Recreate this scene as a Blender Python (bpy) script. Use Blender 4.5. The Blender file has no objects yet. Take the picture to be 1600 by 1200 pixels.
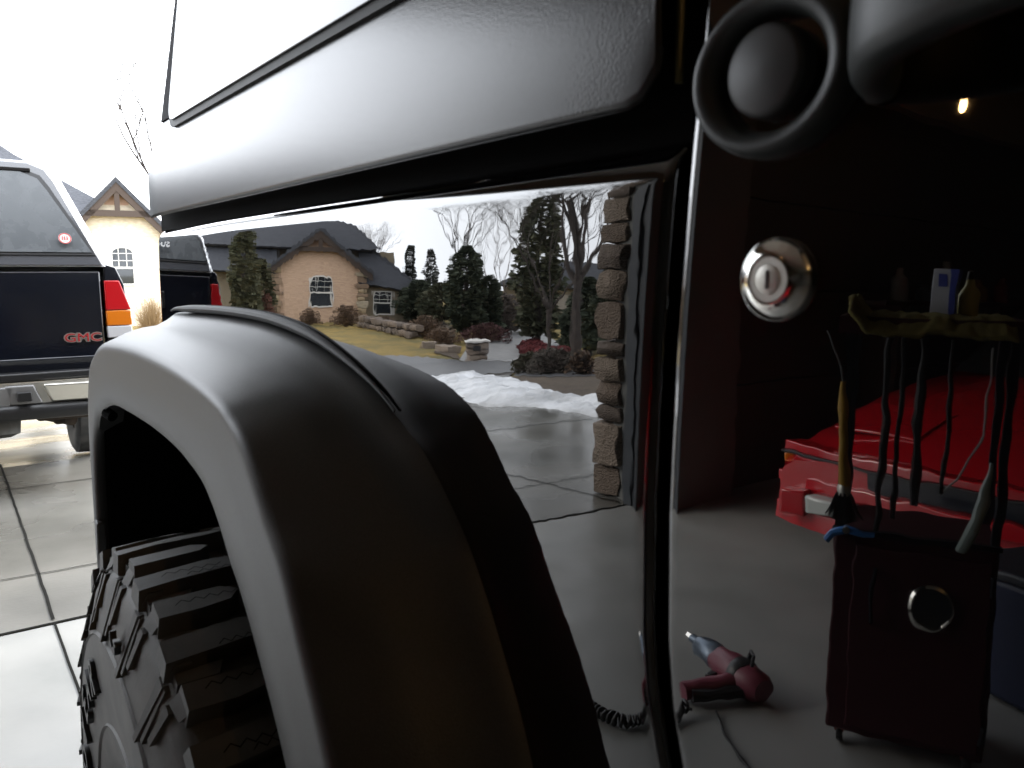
import bpy, bmesh, math, random
from mathutils import Vector, Matrix, Euler, noise
random.seed(7)
R = math.radians
S = bpy.context.scene
COL = S.collection

# ------------------------------------------------------------------ camera, world, light, exposure
cd = bpy.data.cameras.new('camera'); cam = bpy.data.objects.new('camera', cd); COL.objects.link(cam)
cd.sensor_width = 36; cd.lens = 28.8; cd.clip_start = .01; cd.clip_end = 600
cam.location = (-.31, 0, 1.2); cam.rotation_euler = (R(90-8.05), 0, R(-35.3))
cd.dof.use_dof = True; cd.dof.focus_distance = 2.6; cd.dof.aperture_fstop = 15
S.camera = cam
W = bpy.data.worlds.new('World'); S.world = W; W.use_nodes = True
wn = W.node_tree.nodes; wl = W.node_tree.links
sky = wn.new('ShaderNodeTexSky'); sky.sky_type = 'NISHITA'; sky.sun_disc = False
sky.sun_elevation = R(38); sky.sun_rotation = R(60); sky.dust_density = 6; sky.air_density = 1.5
mixn = wn.new('ShaderNodeMix'); mixn.data_type = 'RGBA'; mixn.inputs[0].default_value = .9
mixn.inputs[7].default_value = (8.6, 9.0, 9.6, 1)
wl.new(sky.outputs[0], mixn.inputs[6])
bg = wn['Background']; bg.inputs[1].default_value = .1
wl.new(mixn.outputs[2], bg.inputs[0])
sd = bpy.data.lights.new('sun', 'SUN'); sd.energy = .6; sd.angle = R(25); sd.color = (1, .96, .9)
so = bpy.data.objects.new('sun', sd); COL.objects.link(so); so.rotation_euler = (R(-52), 0, R(-60)); so.location = (0, 0, 30)
S.view_settings.view_transform = 'Standard'; S.view_settings.look = 'None'
S.view_settings.gamma = 1; S.view_settings.use_curve_mapping = False
S.view_settings.exposure = 2.95
S.cycles.use_denoising = True
S.cycles.max_bounces = 8; S.cycles.caustics_reflective = False; S.cycles.caustics_refractive = False

# ------------------------------------------------------------------ helpers
MATS = {}
def mat(name, c1, rough=.5, c2=None, scale=20, metal=0, bump=0, bscale=None, bdist=.001, spec=.5, coat=0,
        rough2=None, rscale=3, emit=None, detail=4, stretch=None, trans=0, bdet=3, ior=None):
    if name in MATS: return MATS[name]
    m = bpy.data.materials.new(name); m.use_nodes = True; MATS[name] = m
    n = m.node_tree.nodes; l = m.node_tree.links; b = n['Principled BSDF']
    b.inputs['Base Color'].default_value = (*c1, 1); b.inputs['Roughness'].default_value = rough
    b.inputs['Metallic'].default_value = metal; b.inputs['Specular IOR Level'].default_value = spec
    if coat: b.inputs['Coat Weight'].default_value = coat; b.inputs['Coat Roughness'].default_value = .02
    if ior: b.inputs['IOR'].default_value = ior
    if trans: b.inputs['Transmission Weight'].default_value = trans
    if emit: b.inputs['Emission Color'].default_value = (*emit[0], 1); b.inputs['Emission Strength'].default_value = emit[1]
    tc = n.new('ShaderNodeTexCoord'); co = tc.outputs['Object']
    if stretch:
        mp = n.new('ShaderNodeMapping'); mp.inputs['Scale'].default_value = stretch; l.new(co, mp.inputs[0]); co = mp.outputs[0]
    def nz(s, d=4):
        t = n.new('ShaderNodeTexNoise'); t.inputs['Scale'].default_value = s; t.inputs['Detail'].default_value = d
        l.new(co, t.inputs['Vector']); return t.outputs['Fac']
    if c2:
        r = n.new('ShaderNodeValToRGB'); r.color_ramp.elements[0].position = .35; r.color_ramp.elements[1].position = .65
        r.color_ramp.elements[0].color = (*c1, 1); r.color_ramp.elements[1].color = (*c2, 1)
        l.new(nz(scale, detail), r.inputs[0]); l.new(r.outputs[0], b.inputs['Base Color'])
    if rough2 is not None:
        r = n.new('ShaderNodeMapRange'); r.inputs[1].default_value = .42; r.inputs[2].default_value = .58
        r.inputs[3].default_value = rough; r.inputs[4].default_value = rough2
        l.new(nz(rscale, 5), r.inputs[0]); l.new(r.outputs[0], b.inputs['Roughness'])
    if bump:
        bn = n.new('ShaderNodeBump'); bn.inputs['Strength'].default_value = bump; bn.inputs['Distance'].default_value = bdist
        l.new(nz(bscale or scale, bdet), bn.inputs['Height']); l.new(bn.outputs[0], b.inputs['Normal'])
        if coat: l.new(bn.outputs[0], b.inputs['Coat Normal'])
    return m

class MB:
    def __init__(s): s.v = []; s.f = []; s.mi = []
    def add(s, vs, fs):
        o = len(s.v); s.v += [tuple(p) for p in vs]; s.f += [tuple(i+o for i in f) for f in fs]; return s
    def box(s, c, d, rot=None, taper=1):
        x, y, z = d[0]/2, d[1]/2, d[2]/2
        p = [Vector((sx*x*(taper if sz > 0 else 1), sy*y*(taper if sz > 0 else 1), sz*z)) for sz in (-1, 1) for sy in (-1, 1) for sx in (-1, 1)]
        if rot: m = Euler(rot).to_matrix(); p = [m @ q for q in p]
        c = Vector(c)
        return s.add([q+c for q in p], [(0, 2, 3, 1), (4, 5, 7, 6), (0, 1, 5, 4), (2, 6, 7, 3), (0, 4, 6, 2), (1, 3, 7, 5)])
    def tube(s, pts, r, n=8, cap=True):
        pts = [Vector(p) for p in pts]; rs = r if isinstance(r, (list, tuple)) else [r]*len(pts)
        vs = []; prev = None
        for i, p in enumerate(pts):
            t = (pts[min(i+1, len(pts)-1)]-pts[max(i-1, 0)]).normalized()
            if prev is None:
                u = t.cross(Vector((0, 0, 1)) if abs(t.z) < .9 else Vector((1, 0, 0))).normalized()
            else:
                u = (prev-t*prev.dot(t)).normalized()
            prev = u; w = t.cross(u)
            vs += [p+(u*math.cos(2*math.pi*k/n)+w*math.sin(2*math.pi*k/n))*rs[i] for k in range(n)]
        fs = [(i*n+k, i*n+(k+1) % n, (i+1)*n+(k+1) % n, (i+1)*n+k) for i in range(len(pts)-1) for k in range(n)]
        if cap: fs += [tuple(range(n-1, -1, -1)), tuple((len(pts)-1)*n+k for k in range(n))]
        return s.add(vs, fs)
    def lathe(s, prof, o, ax=(0, 0, 1), n=32, sc=(1, 1), cap=True, closed=False):
        ax = Vector(ax).normalized(); u = ax.orthogonal().normalized()
        if abs(ax.x) > .9: u = Vector((0, 1, 0))
        w = ax.cross(u); o = Vector(o); vs = []
        for (r, h) in prof:
            vs += [o+ax*h+u*(r*sc[0]*math.cos(2*math.pi*k/n))+w*(r*sc[1]*math.sin(2*math.pi*k/n)) for k in range(n)]
        m = len(prof)
        fs = [(i*n+k, i*n+(k+1) % n, ((i+1) % m)*n+(k+1) % n, ((i+1) % m)*n+k) for i in range(m if closed else m-1) for k in range(n)]
        if cap and not closed:
            if prof[0][0] > 1e-6: fs.append(tuple(range(n-1, -1, -1)))
            if prof[-1][0] > 1e-6: fs.append(tuple((m-1)*n+k for k in range(n)))
        return s.add(vs, fs)
    def grid(s, fn, nu, nv, keep=None):
        vs = [fn(i/nu, j/nv) for j in range(nv+1) for i in range(nu+1)]
        fs = []
        for j in range(nv):
            for i in range(nu):
                if keep and not keep((i+.5)/nu, (j+.5)/nv): continue
                a = j*(nu+1)+i; fs.append((a, a+1, a+nu+2, a+nu+1))
        return s.add(vs, fs)
    def prism(s, poly, mapf, a, b):
        n = len(poly)
        vs = [mapf(p[0], p[1], a) for p in poly]+[mapf(p[0], p[1], b) for p in poly]
        return s.add(vs, [tuple(range(n-1, -1, -1)), tuple(range(n, 2*n))]+[(i, (i+1) % n, n+(i+1) % n, n+i) for i in range(n)])
    def mesh(s, name, m, smooth=True, ang=35):
        me = bpy.data.meshes.new(name); me.from_pydata([tuple(v) for v in s.v], [], s.f)
        if m: me.materials.append(m)
        bm = bmesh.new(); bm.from_mesh(me)
        bmesh.ops.recalc_face_normals(bm, faces=bm.faces); bm.to_mesh(me); bm.free()
        if smooth:
            me.shade_smooth(); me.set_sharp_from_angle(angle=R(ang))
        me.update(); return me
    def build(s, name, m, parent=None, smooth=True, ang=35, bevel=0, label=None):
        return place(name, s.mesh(name, m, smooth, ang), parent, bevel=bevel, label=label)

def place(name, me, parent=None, loc=None, rot=None, scale=None, bevel=0, label=None):
    o = bpy.data.objects.new(name, me); COL.objects.link(o)
    if parent:
        o.parent = parent
        if parent.get('_world'): o.matrix_parent_inverse = Matrix.Translation(parent.location).inverted()
    if loc is not None: o.location = loc
    if rot is not None: o.rotation_euler = rot
    if scale is not None: o.scale = scale
    if bevel:
        b = o.modifiers.new('bevel', 'BEVEL'); b.width = bevel; b.segments = 3; b.limit_method = 'ANGLE'; b.angle_limit = R(40)
        b.harden_normals = False
    if label: o['label'] = label
    return o
ROOTS = []
def thing(name, label, cat, loc=(0, 0, 0), rot=(0, 0, 0), group=None, world=False):
    o = bpy.data.objects.new(name, None); COL.objects.link(o); o.location = loc; o.rotation_euler = rot
    o.empty_display_size = .2
    if world: o['_world'] = 1; ROOTS.append(o)
    return tag(o, label, cat, group)
def tag(o, label=None, cat=None, group=None, kind=None):
    if label: o['label'] = label
    if cat: o['category'] = cat
    if group: o['group'] = group
    if kind: o['kind'] = kind
    return o
def text_mesh(txt, size, extrude, m, off=0, sx=1):
    c = bpy.data.curves.new('t', 'FONT'); c.body = txt; c.size = size; c.extrude = extrude; c.offset = off
    c.align_x = 'CENTER'; c.align_y = 'CENTER'; c.resolution_u = 3
    o = bpy.data.objects.new('t', c); COL.objects.link(o)
    dg = bpy.context.evaluated_depsgraph_get(); me = bpy.data.meshes.new_from_object(o.evaluated_get(dg))
    bpy.data.objects.remove(o); bpy.data.curves.remove(c)
    for v in me.vertices: v.co.x *= sx
    me.materials.clear(); me.materials.append(m); me.name = 'lettering'; return me
def catmull(pts, k):
    out = []; n = len(pts)
    for i in range(n-1):
        p0, p1, p2, p3 = [Vector(pts[min(max(j, 0), n-1)]) for j in (i-1, i, i+1, i+2)]
        for q in range(k):
            t = q/k
            out.append(.5*((2*p1)+(p2-p0)*t+(2*p0-5*p1+4*p2-p3)*t*t+(3*p1-p0-3*p2+p3)*t**3))
    out.append(Vector(pts[-1])); return out
def lerp(a, b, t): return a+(b-a)*t
def interp(x, xs, ys):
    if x <= xs[0]: return ys[0]
    for i in range(1, len(xs)):
        if x <= xs[i]: return lerp(ys[i-1], ys[i], (x-xs[i-1])/(xs[i]-xs[i-1]))
    return ys[-1]
def G(x, y):                                        # height of the ground: flat in the garage, then down to the street
    if y < 3.4: return 0
    if y < 6: return -.02*(y-3.4)
    return max(-.052-.1*(y-6), -2.0)
def polar(az, r, x0=0., y0=.6):                     # a bearing (degrees from +Y towards +X) and a distance, from the car's flank
    return x0+r*math.sin(R(az)), y0+r*math.cos(R(az))

# ------------------------------------------------------------------ materials
M_paint = mat('black_clearcoat', (.0035, .0035, .004), .012, ior=1.95, bump=1, bscale=110, bdist=.000013, bdet=0)
M_door = mat('black_clearcoat_door', (.0035, .0035, .004), .014, ior=2.25, bump=1, bscale=105, bdist=.0000135, bdet=0)
M_top = mat('textured_black_hardtop', (.02, .02, .021), .27, bump=.45, bscale=520, bdist=.00025)
M_flare = mat('satin_black_flare', (.030, .030, .0295), .44, c2=(.040, .040, .039), scale=650, bump=.6, bscale=620, bdist=.00028)
M_rub = mat('black_rubber', (.013, .013, .013), .6, bump=.3, bscale=300, bdist=.0003)
M_pillar_shade = mat('pillar_shade_grey', (.03, .031, .04), .8, spec=.2)  # dim look of the rear hardtop corner, painted as a colour
M_olive = mat('olive_seal', (.09, .08, .03), .5)
M_void = mat('dark_cavity', (.0025, .0025, .0025), .9, spec=.1)
M_tyre = mat('tyre_rubber', (.042, .042, .041), .6, c2=(.085, .082, .076), scale=14, bump=.5, bscale=220, bdist=.0006)
M_chrome = mat('chrome', (.72, .7, .66), .06, metal=1)
M_chrome2 = mat('brushed_steel', (.5, .48, .44), .4, metal=1)
M_brass = mat('brassy_bolt', (.5, .36, .14), .35, metal=1)
M_glass = mat('dark_tinted_glass', (.01, .011, .012), .02)
M_rim = mat('grey_steel_rim', (.10, .10, .105), .45, metal=.3)
M_handle = mat('handle_plastic', (.018, .021, .0205), .48, spec=.45, bump=.3, bscale=700, bdist=.0002)
M_button = mat('button_plastic', (.05, .052, .054), .5, bump=.3, bscale=900, bdist=.0002)

# ------------------------------------------------------------------ ground, street, driveway
M_conc = mat('driveway_concrete', (.095, .093, .084), .13, c2=(.17, .165, .15), scale=1.3, rough2=.42, rscale=.55, bump=.25, bscale=60, bdist=.002, detail=8, spec=.32)
M_gconc = mat('garage_concrete', (.19, .195, .188), .32, c2=(.265, .265, .255), scale=1.6, rough2=.6, rscale=1.3, bump=.2, bscale=80, bdist=.001, detail=8, spec=.35)
M_asph = mat('wet_asphalt', (.05, .05, .053), .35, c2=(.075, .075, .078), scale=8, bump=.5, bscale=90, bdist=.004)
M_lawn = mat('winter_lawn', (.25, .17, .042), .95, c2=(.12, .10, .033), scale=.8, bump=.8, bscale=14, bdist=.05, detail=10)
M_bed = mat('mulch_bed', (.05, .036, .024), .95, c2=(.085, .062, .04), scale=3, bump=1, bscale=12, bdist=.05)
M_snow = mat('old_snow', (.76, .78, .81), .6, c2=(.42, .43, .44), scale=1.6, bump=.8, bscale=14, bdist=.03)
M_line = mat('concrete_joint', (.006, .006, .005), .95, spec=.1)

def ground_poly(name, poly, lift, m, step=.8, kind='structure', edge=None):
    # a flat sheet that follows the ground, cut to an outline
    xs = [p[0] for p in poly]; ys = [p[1] for p in poly]
    def inside(x, y):
        c = False; j = len(poly)-1
        for i in range(len(poly)):
            if (poly[i][1] > y) != (poly[j][1] > y) and x < (poly[j][0]-poly[i][0])*(y-poly[i][1])/(poly[j][1]-poly[i][1])+poly[i][0]: c = not c
            j = i
        return c
    bm = bmesh.new(); f = bm.faces.new([bm.verts.new((p[0], p[1], 0)) for p in poly])
    y = math.floor(min(ys))
    cuts = [6.0, 25.48, 3.4]
    yy = min(ys)+step
    while yy < max(ys): cuts.append(yy); yy += step
    for c in cuts:
        bmesh.ops.bisect_plane(bm, geom=bm.verts[:]+bm.edges[:]+bm.faces[:], plane_co=(0, c, 0), plane_no=(0, 1, 0))
    bmesh.ops.triangulate(bm, faces=bm.faces[:])
    for v in bm.verts: v.co.z = G(v.co.x, v.co.y)+lift
    bmesh.ops.recalc_face_normals(bm, faces=bm.faces[:])
    me = bpy.data.meshes.new(name); bm.to_mesh(me); bm.free(); me.materials.append(m)
    o = bpy.data.objects.new(name, me); COL.objects.link(o); o['kind'] = kind; return o

ground_poly('ground', [(-160, -40), (160, -40), (160, 260), (-160, 260)], -.035, M_lawn, 20)
ground_poly('garage_floor', [(-8.2, -5.2), (2.6, -5.2), (2.6, 3.06), (-8.2, 3.06)], 0, M_gconc, 9)
ground_poly('driveway', [(-4.25, 3.072), (3.6, 3.072), (3.8, 8), (5, 13.8), (-9.6, 13.8), (-8.3, 12.3), (-5.6, 9.5), (-4.5, 7.6)], .0, M_conc, 2)
def joint(pts, w=.012):
    mb = MB(); pts = [Vector((*p, 0)) for p in pts]; vs = []
    for i, p in enumerate(pts):
        t = (pts[min(i+1, len(pts)-1)]-pts[max(0, i-1)]).normalized(); s_ = Vector((-t.y, t.x, 0))*w/2
        for q in (p+s_, p-s_): vs.append((q.x, q.y, G(q.x, q.y)+.004))
    mb.add(vs, [(2*i, 2*i+1, 2*i+3, 2*i+2) for i in range(len(pts)-1)])
    return tag(mb.build('driveway_joint', M_line, None, smooth=False), kind='structure')
jit = lambda a, b, n, w=.006: [(lerp(a[0], b[0], i/n)+random.uniform(-w, w), lerp(a[1], b[1], i/n)+random.uniform(-w, w)) for i in range(n+1)]
joint(jit((-.02, 6.2), (-.05, 3.1), 40, .0016), .011); joint(jit((-.05, 3.06), (-.06, -1.5), 40, .0012), .008)
joint(jit((-8.1, 3.066), (2.5, 3.066), 60, .002), .014)
joint(jit((-4.2, 3.66), (3.5, 3.6), 40), .008); joint(jit((-4.3, 5.3), (3.6, 5.3), 40), .012)
joint(jit((-2.6, 3.1), (-2.2, 6.2), 20), .010); joint(jit((-4.4, 7.9), (3.6, 7.9), 30), .012)
# street and the neighbour's drive
ground_poly('street', [(30, 14.0), (5, 13.9), (-9.7, 13.9), (-8.4, 12.2), (-8.3, 10.4), (-12, 8), (-30, 2), (-30, 8), (-16, 15.5), (-13.2, 18.2),
                       (-14.8, 22), (-15.6, 26), (-14.6, 28.6), (-11, 30), (30, 32)], .004, M_asph, 3)
ground_poly('neighbour_drive', [(-14.9, 21.8), (-13.4, 18.3), (-17, 21.4), (-21.5, 26.6), (-30, 40), (-27, 40), (-20.5, 32.5), (-15.7, 26)], .006,
            mat('neighbour_concrete', (.2, .2, .2), .5, c2=(.27, .265, .26), scale=2), 3)
ground_poly('planting_bed', [(-4.35, 5.0), (-4.75, 7.6), (-5.9, 9.5), (-8.3, 12.2), (-8.2, 10.3), (-12, 7.6), (-9, 4.0), (-4.4, 3.4)], .004, M_bed, 2)
ground_poly('planting_bed', [(-15.8, 26.5), (-16.3, 29.0), (-19.5, 33.5), (-23, 44), (-27, 60), (-34, 60), (-24, 40), (-18.5, 31), (-15.9, 26.2)], .010, M_bed, 3)

def snow_bank():
    cl = catmull([(-4.5, 4.9, .2), (-4.75, 5.6, .36), (-4.75, 6.7, .48), (-5.25, 8.0, .6), (-6.2, 9.8, .7), (-7.2, 12.0, .7), (-8.0, 14.0, .5)], 16)
    n = len(cl)-1
    def fn(u, v):
        i = min(int(u*n), n-1); p = lerp(cl[i], cl[i+1], u*n-i); t = (cl[i+1]-cl[i]); t = Vector((t.x, t.y, 0)).normalized()
        s_ = Vector((t.y, -t.x, 0)); w = p.z; a = (v-.5)*2
        ed = w*(1+.35*noise.noise((u*13, a > 0, 3)))
        q = Vector((p.x, p.y, 0))+s_*(a*ed)
        h = max(0, 1-a*a)**.55*(.075+.075*noise.noise((q.x*1.1, q.y*1.1, 1)))*min(1, u*9, (1-u)*9)
        h += max(0, 1-a*a)*(.055*noise.noise((q.x*4, q.y*4, 5))+.03*noise.noise((q.x*11, q.y*11, 9)))*min(1, u*9, (1-u)*9)
        return (q.x, q.y, G(q.x, q.y)-.015+max(h, 0)*1.25)
    o = MB().grid(fn, 170, 34).build('snow_bank', M_snow, None, ang=80)
    tag(o, kind='stuff'); o['label'] = 'bank of ploughed snow along the wet driveway edge'
snow_bank()

# ------------------------------------------------------------------ the garage
M_wall = mat('garage_plaster', (.15, .155, .15), .9, c2=(.18, .185, .178), scale=2)
M_trim = mat('slate_trim_paint', (.045, .052, .062), .5, c2=(.06, .066, .075), scale=6)
M_gdoor = mat('garage_door_dark', (.075, .07, .062), .6)
M_ext = mat('stucco', (.3, .25, .19), .9, c2=(.34, .28, .21), scale=30, bump=.4, bdist=.004)
M_roof = mat('dark_shingles', (.026, .028, .034), .85, c2=(.05, .053, .062), scale=5, bump=.8, bscale=9, bdist=.03, stretch=(1, 1, 4))
gar = thing('garage', 'garage with stone trimmed door opening and dim interior around the black car', 'garage', (-2.8, -1, 0), world=True)
gar['kind'] = 'structure'
MB().box((-2.8, -5.2, 1.55), (11, .15, 3.1)).build('wall', M_wall, gar)
MB().box((2.55, -1.0, 1.55), (.15, 8.3, 3.1)).build('wall', M_wall, gar)
MB().box((-8.25, -1.0, 1.55), (.15, 8.3, 3.1)).build('wall', M_wall, gar)
MB().box((-2.8, -1.0, 3.17), (11.2, 8.6, .12)).build('ceiling', mat('ceiling_board', (.66, .65, .62), .9), gar)
MB().box((-2.93, 3.04, 1.19), (.56, .36, 2.58)).build('pier', M_wall, gar)
MB().box((2.38, 3.04, 1.55), (.2, .36, 3.09)).build('pier', M_ext, gar)
MB().box((-2.8, 3.06, 2.82), (10.75, .30, .58)).build('header', M_ext, gar)
MB().box((-7.6, 3.04, 1.19), (1.15, .36, 2.58)).build('pier', M_wall, gar)
# jamb trim of the open bay, in two steps like a door stop
j = MB(); j.box((-2.635, 2.985, 1.26), (.03, .24, 2.52)); j.box((-2.612, 3.05, 1.26), (.018, .05, 2.52)); j.build('jamb', M_trim, gar, bevel=.003)
j = MB(); j.box((2.262, 2.985, 1.26), (.03, .24, 2.52)); j.build('jamb', M_trim, gar, bevel=.003)
MB().box((-.18, 2.99, 2.515), (4.85, .22, .025)).build('head_trim', M_trim, gar)
for k in range(4):                                  # sectional door of the second bay, closed
    MB().box((-5.12, 2.98, .30+.595*k), (3.8, .05, .585)).build('door_section', M_gdoor, gar, bevel=.006)
MB().box((-5.12, 3.03, 1.30), (3.82, .03, 2.59)).build('door_light_blocker', M_gdoor, gar)  # added panel, blocks light leaking between the door sections
# veneer stones on the corner of the open bay
M_stone = [mat('veneer_stone_a', (.15, .115, .09), .85, c2=(.2, .155, .12), scale=9, bump=1, bscale=16, bdist=.02),
           mat('veneer_stone_b', (.2, .16, .125), .85, c2=(.25, .2, .16), scale=9, bump=1, bscale=16, bdist=.02),
           mat('veneer_stone_c', (.12, .095, .08), .85, c2=(.16, .128, .105), scale=9, bump=1, bscale=16, bdist=.02)]
def stone_mesh(seed, m, name='stone'):
    rnd = random.Random(seed); bm = bmesh.new(); bmesh.ops.create_cube(bm, size=1)
    bmesh.ops.subdivide_edges(bm, edges=bm.edges[:], cuts=1, use_grid_fill=True)
    for v in bm.verts:
        q = v.co.copy(); k = sum(abs(c) > .4 for c in q)
        v.co *= {1: 1.02, 2: .97, 3: .9}.get(k, 1); v.co += Vector([rnd.uniform(-.045, .045) for _ in range(3)])
    bmesh.ops.bevel(bm, geom=bm.edges[:], offset=.02, segments=1, affect='EDGES', clamp_overlap=True)
    me = bpy.data.meshes.new(name); bm.to_mesh(me); bm.free(); me.materials.append(m); me.shade_smooth(); me.set_sharp_from_angle(angle=R(40)); return me
STONES = [stone_mesh(i, M_stone[i % 3]) for i in range(9)]
z = 0.0; i = 0
while z < 2.54:
    h = random.choice([.09, .13, .17, .2, .24]); w = random.uniform(.16, .2)
    long = i % 2
    place('stone', STONES[i % 9], gar, (-2.725+random.uniform(-.012, .012)-(.06 if long else 0), 3.25, z+h/2), (0, 0, 0), ((.34 if long else .22), .20+random.uniform(-.02, .025), h*.97))
    z += h; i += 1
z = 0; i = 3
while z < 2.54:                                     # the rest of the pier's outside face
    h = random.choice([.13, .17, .2, .24])
    place('stone', STONES[i % 9], gar, (-3.06, 3.265, z+h/2), (0, 0, 0), (.3, .12, h*.97)); z += h; i += 1
rf = MB(); rf.prism([(-6.2, 3.24), (3.9, 3.24), (3.9, 3.3), (-1, 5.3), (-6.2, 3.3)], lambda a, b, c: (c, a, b), -8.9, 3.2)
rf.build('roof', M_roof, gar)

# ------------------------------------------------------------------ the black off-road car
car = thing('offroad_car', 'glossy black off-road car with matt black hardtop, wide fender flare and knobbly tyre', 'car', (.78, -.2, 0), world=True)
def pA(Y): t = max(0, Y-1.05); return t*t/13.8
def pB(Z):
    if Z > 1.165: d = Z-1.165; return .006*d+d*d/5.2
    if Z > 1.05: return .006*(Z-1.165)
    d = Z-1.05; return -.00069+.006*d+d*d/24
EZ = [.60, .66, .72, .80, .86, .932, .965, .999, 1.071, 1.106, 1.154, 1.206, 1.268, 1.327, 1.5]
EY = [-.02, .13, .195, .235, .262, .282, .291, .2955, .2975, .297, .2955, .293, .290, .287, .284]
def edgeY(Z): return interp(Z, EZ, EY)
J = [(.33, .62), (.375, .76), (.415, .873), (.442, .927), (.47, .972), (.499, 1.009), (.551, 1.053), (.593, 1.074), (.639, 1.095), (.705, 1.114), (.787, 1.13), (.891, 1.139),
     (1.0, 1.141), (1.113, 1.14), (1.25, 1.136), (1.351, 1.129), (1.42, 1.10), (1.46, 1.02), (1.49, .88), (1.52, .62)]
RG = [(.40, .62), (.445, .755), (.492, .864), (.535, .93), (.567, .98), (.60, 1.008), (.63, 1.039), (.656, 1.061), (.685, 1.074), (.714, 1.083), (.77, 1.091), (.86, 1.098),
      (.95, 1.101), (1.064, 1.102), (1.20, 1.097), (1.30, 1.088), (1.373, 1.068), (1.43, 1.035), (1.475, .93), (1.50, .62)]
LP = [(.50, .62), (.55, .74), (.597, .820), (.655, .887), (.69, .92), (.717, .94), (.75, .969), (.785, .99), (.815, .999), (.846, 1.004), (.88, 1.009), (.935, 1.013),
      (1.0, 1.015), (1.061, 1.015), (1.16, 1.013), (1.257, 1.008), (1.34, .99), (1.40, .96), (1.44, .88), (1.47, .62)]
def arch_in(Y, Z):                                  # inside the wheel opening, a little under the flare
    c = False; P = [(p[0]+(.02 if p[0] < 1.0 else -.02), p[1]-.025) for p in J]; k = len(P)-1
    for i in range(len(P)):
        if (P[i][1] > Z) != (P[k][1] > Z) and Y < (P[k][0]-P[i][0])*(Z-P[i][1])/(P[k][1]-P[i][1])+P[i][0]: c = not c
        k = i
    return c
Z0, ZR, RR = .62, 1.243, .024
a0 = math.atan(.006+(ZR-1.165)/2.6)
zs = [lerp(Z0, ZR, i/110) for i in range(111)]
prof = [(pB(z), z) for z in zs]+[(pB(ZR)+RR*(math.cos(a0)-math.cos(a)), ZR+RR*(math.sin(a)-math.sin(a0))) for a in [lerp(a0, R(82), i/14) for i in range(1, 15)]]+[(.07, 1.2665)]
# rear quarter panel
front = [(R(80)*(1-i/7)) for i in range(8)]
def panel_cols():
    cols = [('f', a) for a in front[:-1]]+[('y', i/150) for i in range(151)]+[('r', i/8) for i in range(1, 9)]
    return cols
cols = panel_cols(); mb = MB(); vs = []
YR = 1.50
for (x, z) in prof:
    y0 = edgeY(z)+.0095
    for k, c in cols:
        if k == 'f': r_ = .006; vs.append((x+r_*(1-math.cos(c)), y0+r_-r_*math.sin(c), z))
        elif k == 'y': y = lerp(y0+.006, YR, c); vs.append((x+pA(y), y, z))
        else:
            s0 = math.atan((YR-1.05)/6.9); a = lerp(s0, R(86), c); r_ = .04
            vs.append((x+pA(YR)+r_*(math.cos(s0)-math.cos(a)), YR+r_*(math.sin(a)-math.sin(s0)), z))
nc = len(cols); fs = []
for jz in range(len(prof)-1):
    for i in range(nc-1):
        y = (vs[jz*nc+i][1]+vs[jz*nc+i+1][1])/2; z = (prof[jz][1]+prof[jz+1][1])/2
        if arch_in(y, z): continue
        a = jz*nc+i; fs.append((a, a+1, a+nc+1, a+nc))
mb.add(vs, fs); mb.build('quarter_panel', M_paint, car, ang=180)
# door: same sweep, further forward and taller
zd = [lerp(.62, 1.46, i/110) for i in range(111)]
cold = [('r', i/9) for i in range(9, 0, -1)]+[('y', i/60) for i in range(61)]
vs = []
for z in zd:
    ye = edgeY(z); x = pB(min(z, 1.24))+max(0, z-1.24)*.036
    for k, c in cold:
        if k == 'r': a = R(84)*c; r_ = .006; vs.append((x+r_*(1-math.cos(a)), ye-r_+r_*math.sin(a), z))
        else: vs.append((x, lerp(ye-.006, -.78, c**1.3), z))
nc = len(cold)
mb = MB().add(vs, [(j*nc+i, j*nc+i+1, (j+1)*nc+i+1, (j+1)*nc+i) for j in range(len(zd)-1) for i in range(nc-1)])
door = mb.build('door', M_door, car, ang=180)
# dark door gap and seal behind both panels
MB().grid(lambda u, v: (.022, edgeY(lerp(.62, 1.9, v))+lerp(-.05, .05, u), lerp(.62, 1.9, v)), 2, 30).build('door_gap', M_void, car)
MB().tube([(.006, .301, 1.292+.02*i) for i in range(30)], .0022, 6).build('seal', M_olive, car)
# black seam between tub and hardtop
MB().box((.0385, .9, 1.278), (.035, 1.19, .032)).build('seam', M_void, car)

# hardtop side
def hx(z):
    if z < 1.286: d = 1.286-z; return -.0079+.0048-math.sqrt(max(0, .0048**2-d*d))
    if z < 1.41: t = z-1.286; return -.0079-.055*t+.827*t*t
    return -.0020+.15*(z-1.41)
def hpa(y): t = max(0, y-1.36); return t*t/1.6
WB, WT, WF = 1.405, 1.86, .36
def wrear(z): return 1.285-(z-1.40)*.17
def hrear(z): return interp(z, [1.28, 1.355, 1.385, 1.41, 1.6, 1.9], [1.478, 1.466, 1.41, 1.352, 1.335, 1.31])
zh = [1.2813+.0005*i for i in range(10)]+[lerp(1.287, 1.41, i/30) for i in range(0, 31)]+[lerp(1.41, 1.92, i/40) for i in range(1, 41)]
vs = []; NY = 120
for z in zh:
    for i in range(NY+1):
        u = i/NY; y = (.3018+.0004*i) if i < 8 else lerp(.305, hrear(z), (i-8)/(NY-8))
        dz = 0
        if y < .328: dz = max(0, .025-math.sqrt(max(0, .025**2-(.328-y)**2)))*max(0, 1-(z-1.281)/.08)
        rx = 0 if y > .3045 else .003-math.sqrt(max(0, .003**2-(.3045-y)**2))
        vs.append((hx(z)+hpa(y)+rx, y, z+dz))
nc = NY+1; fs = []
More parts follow.
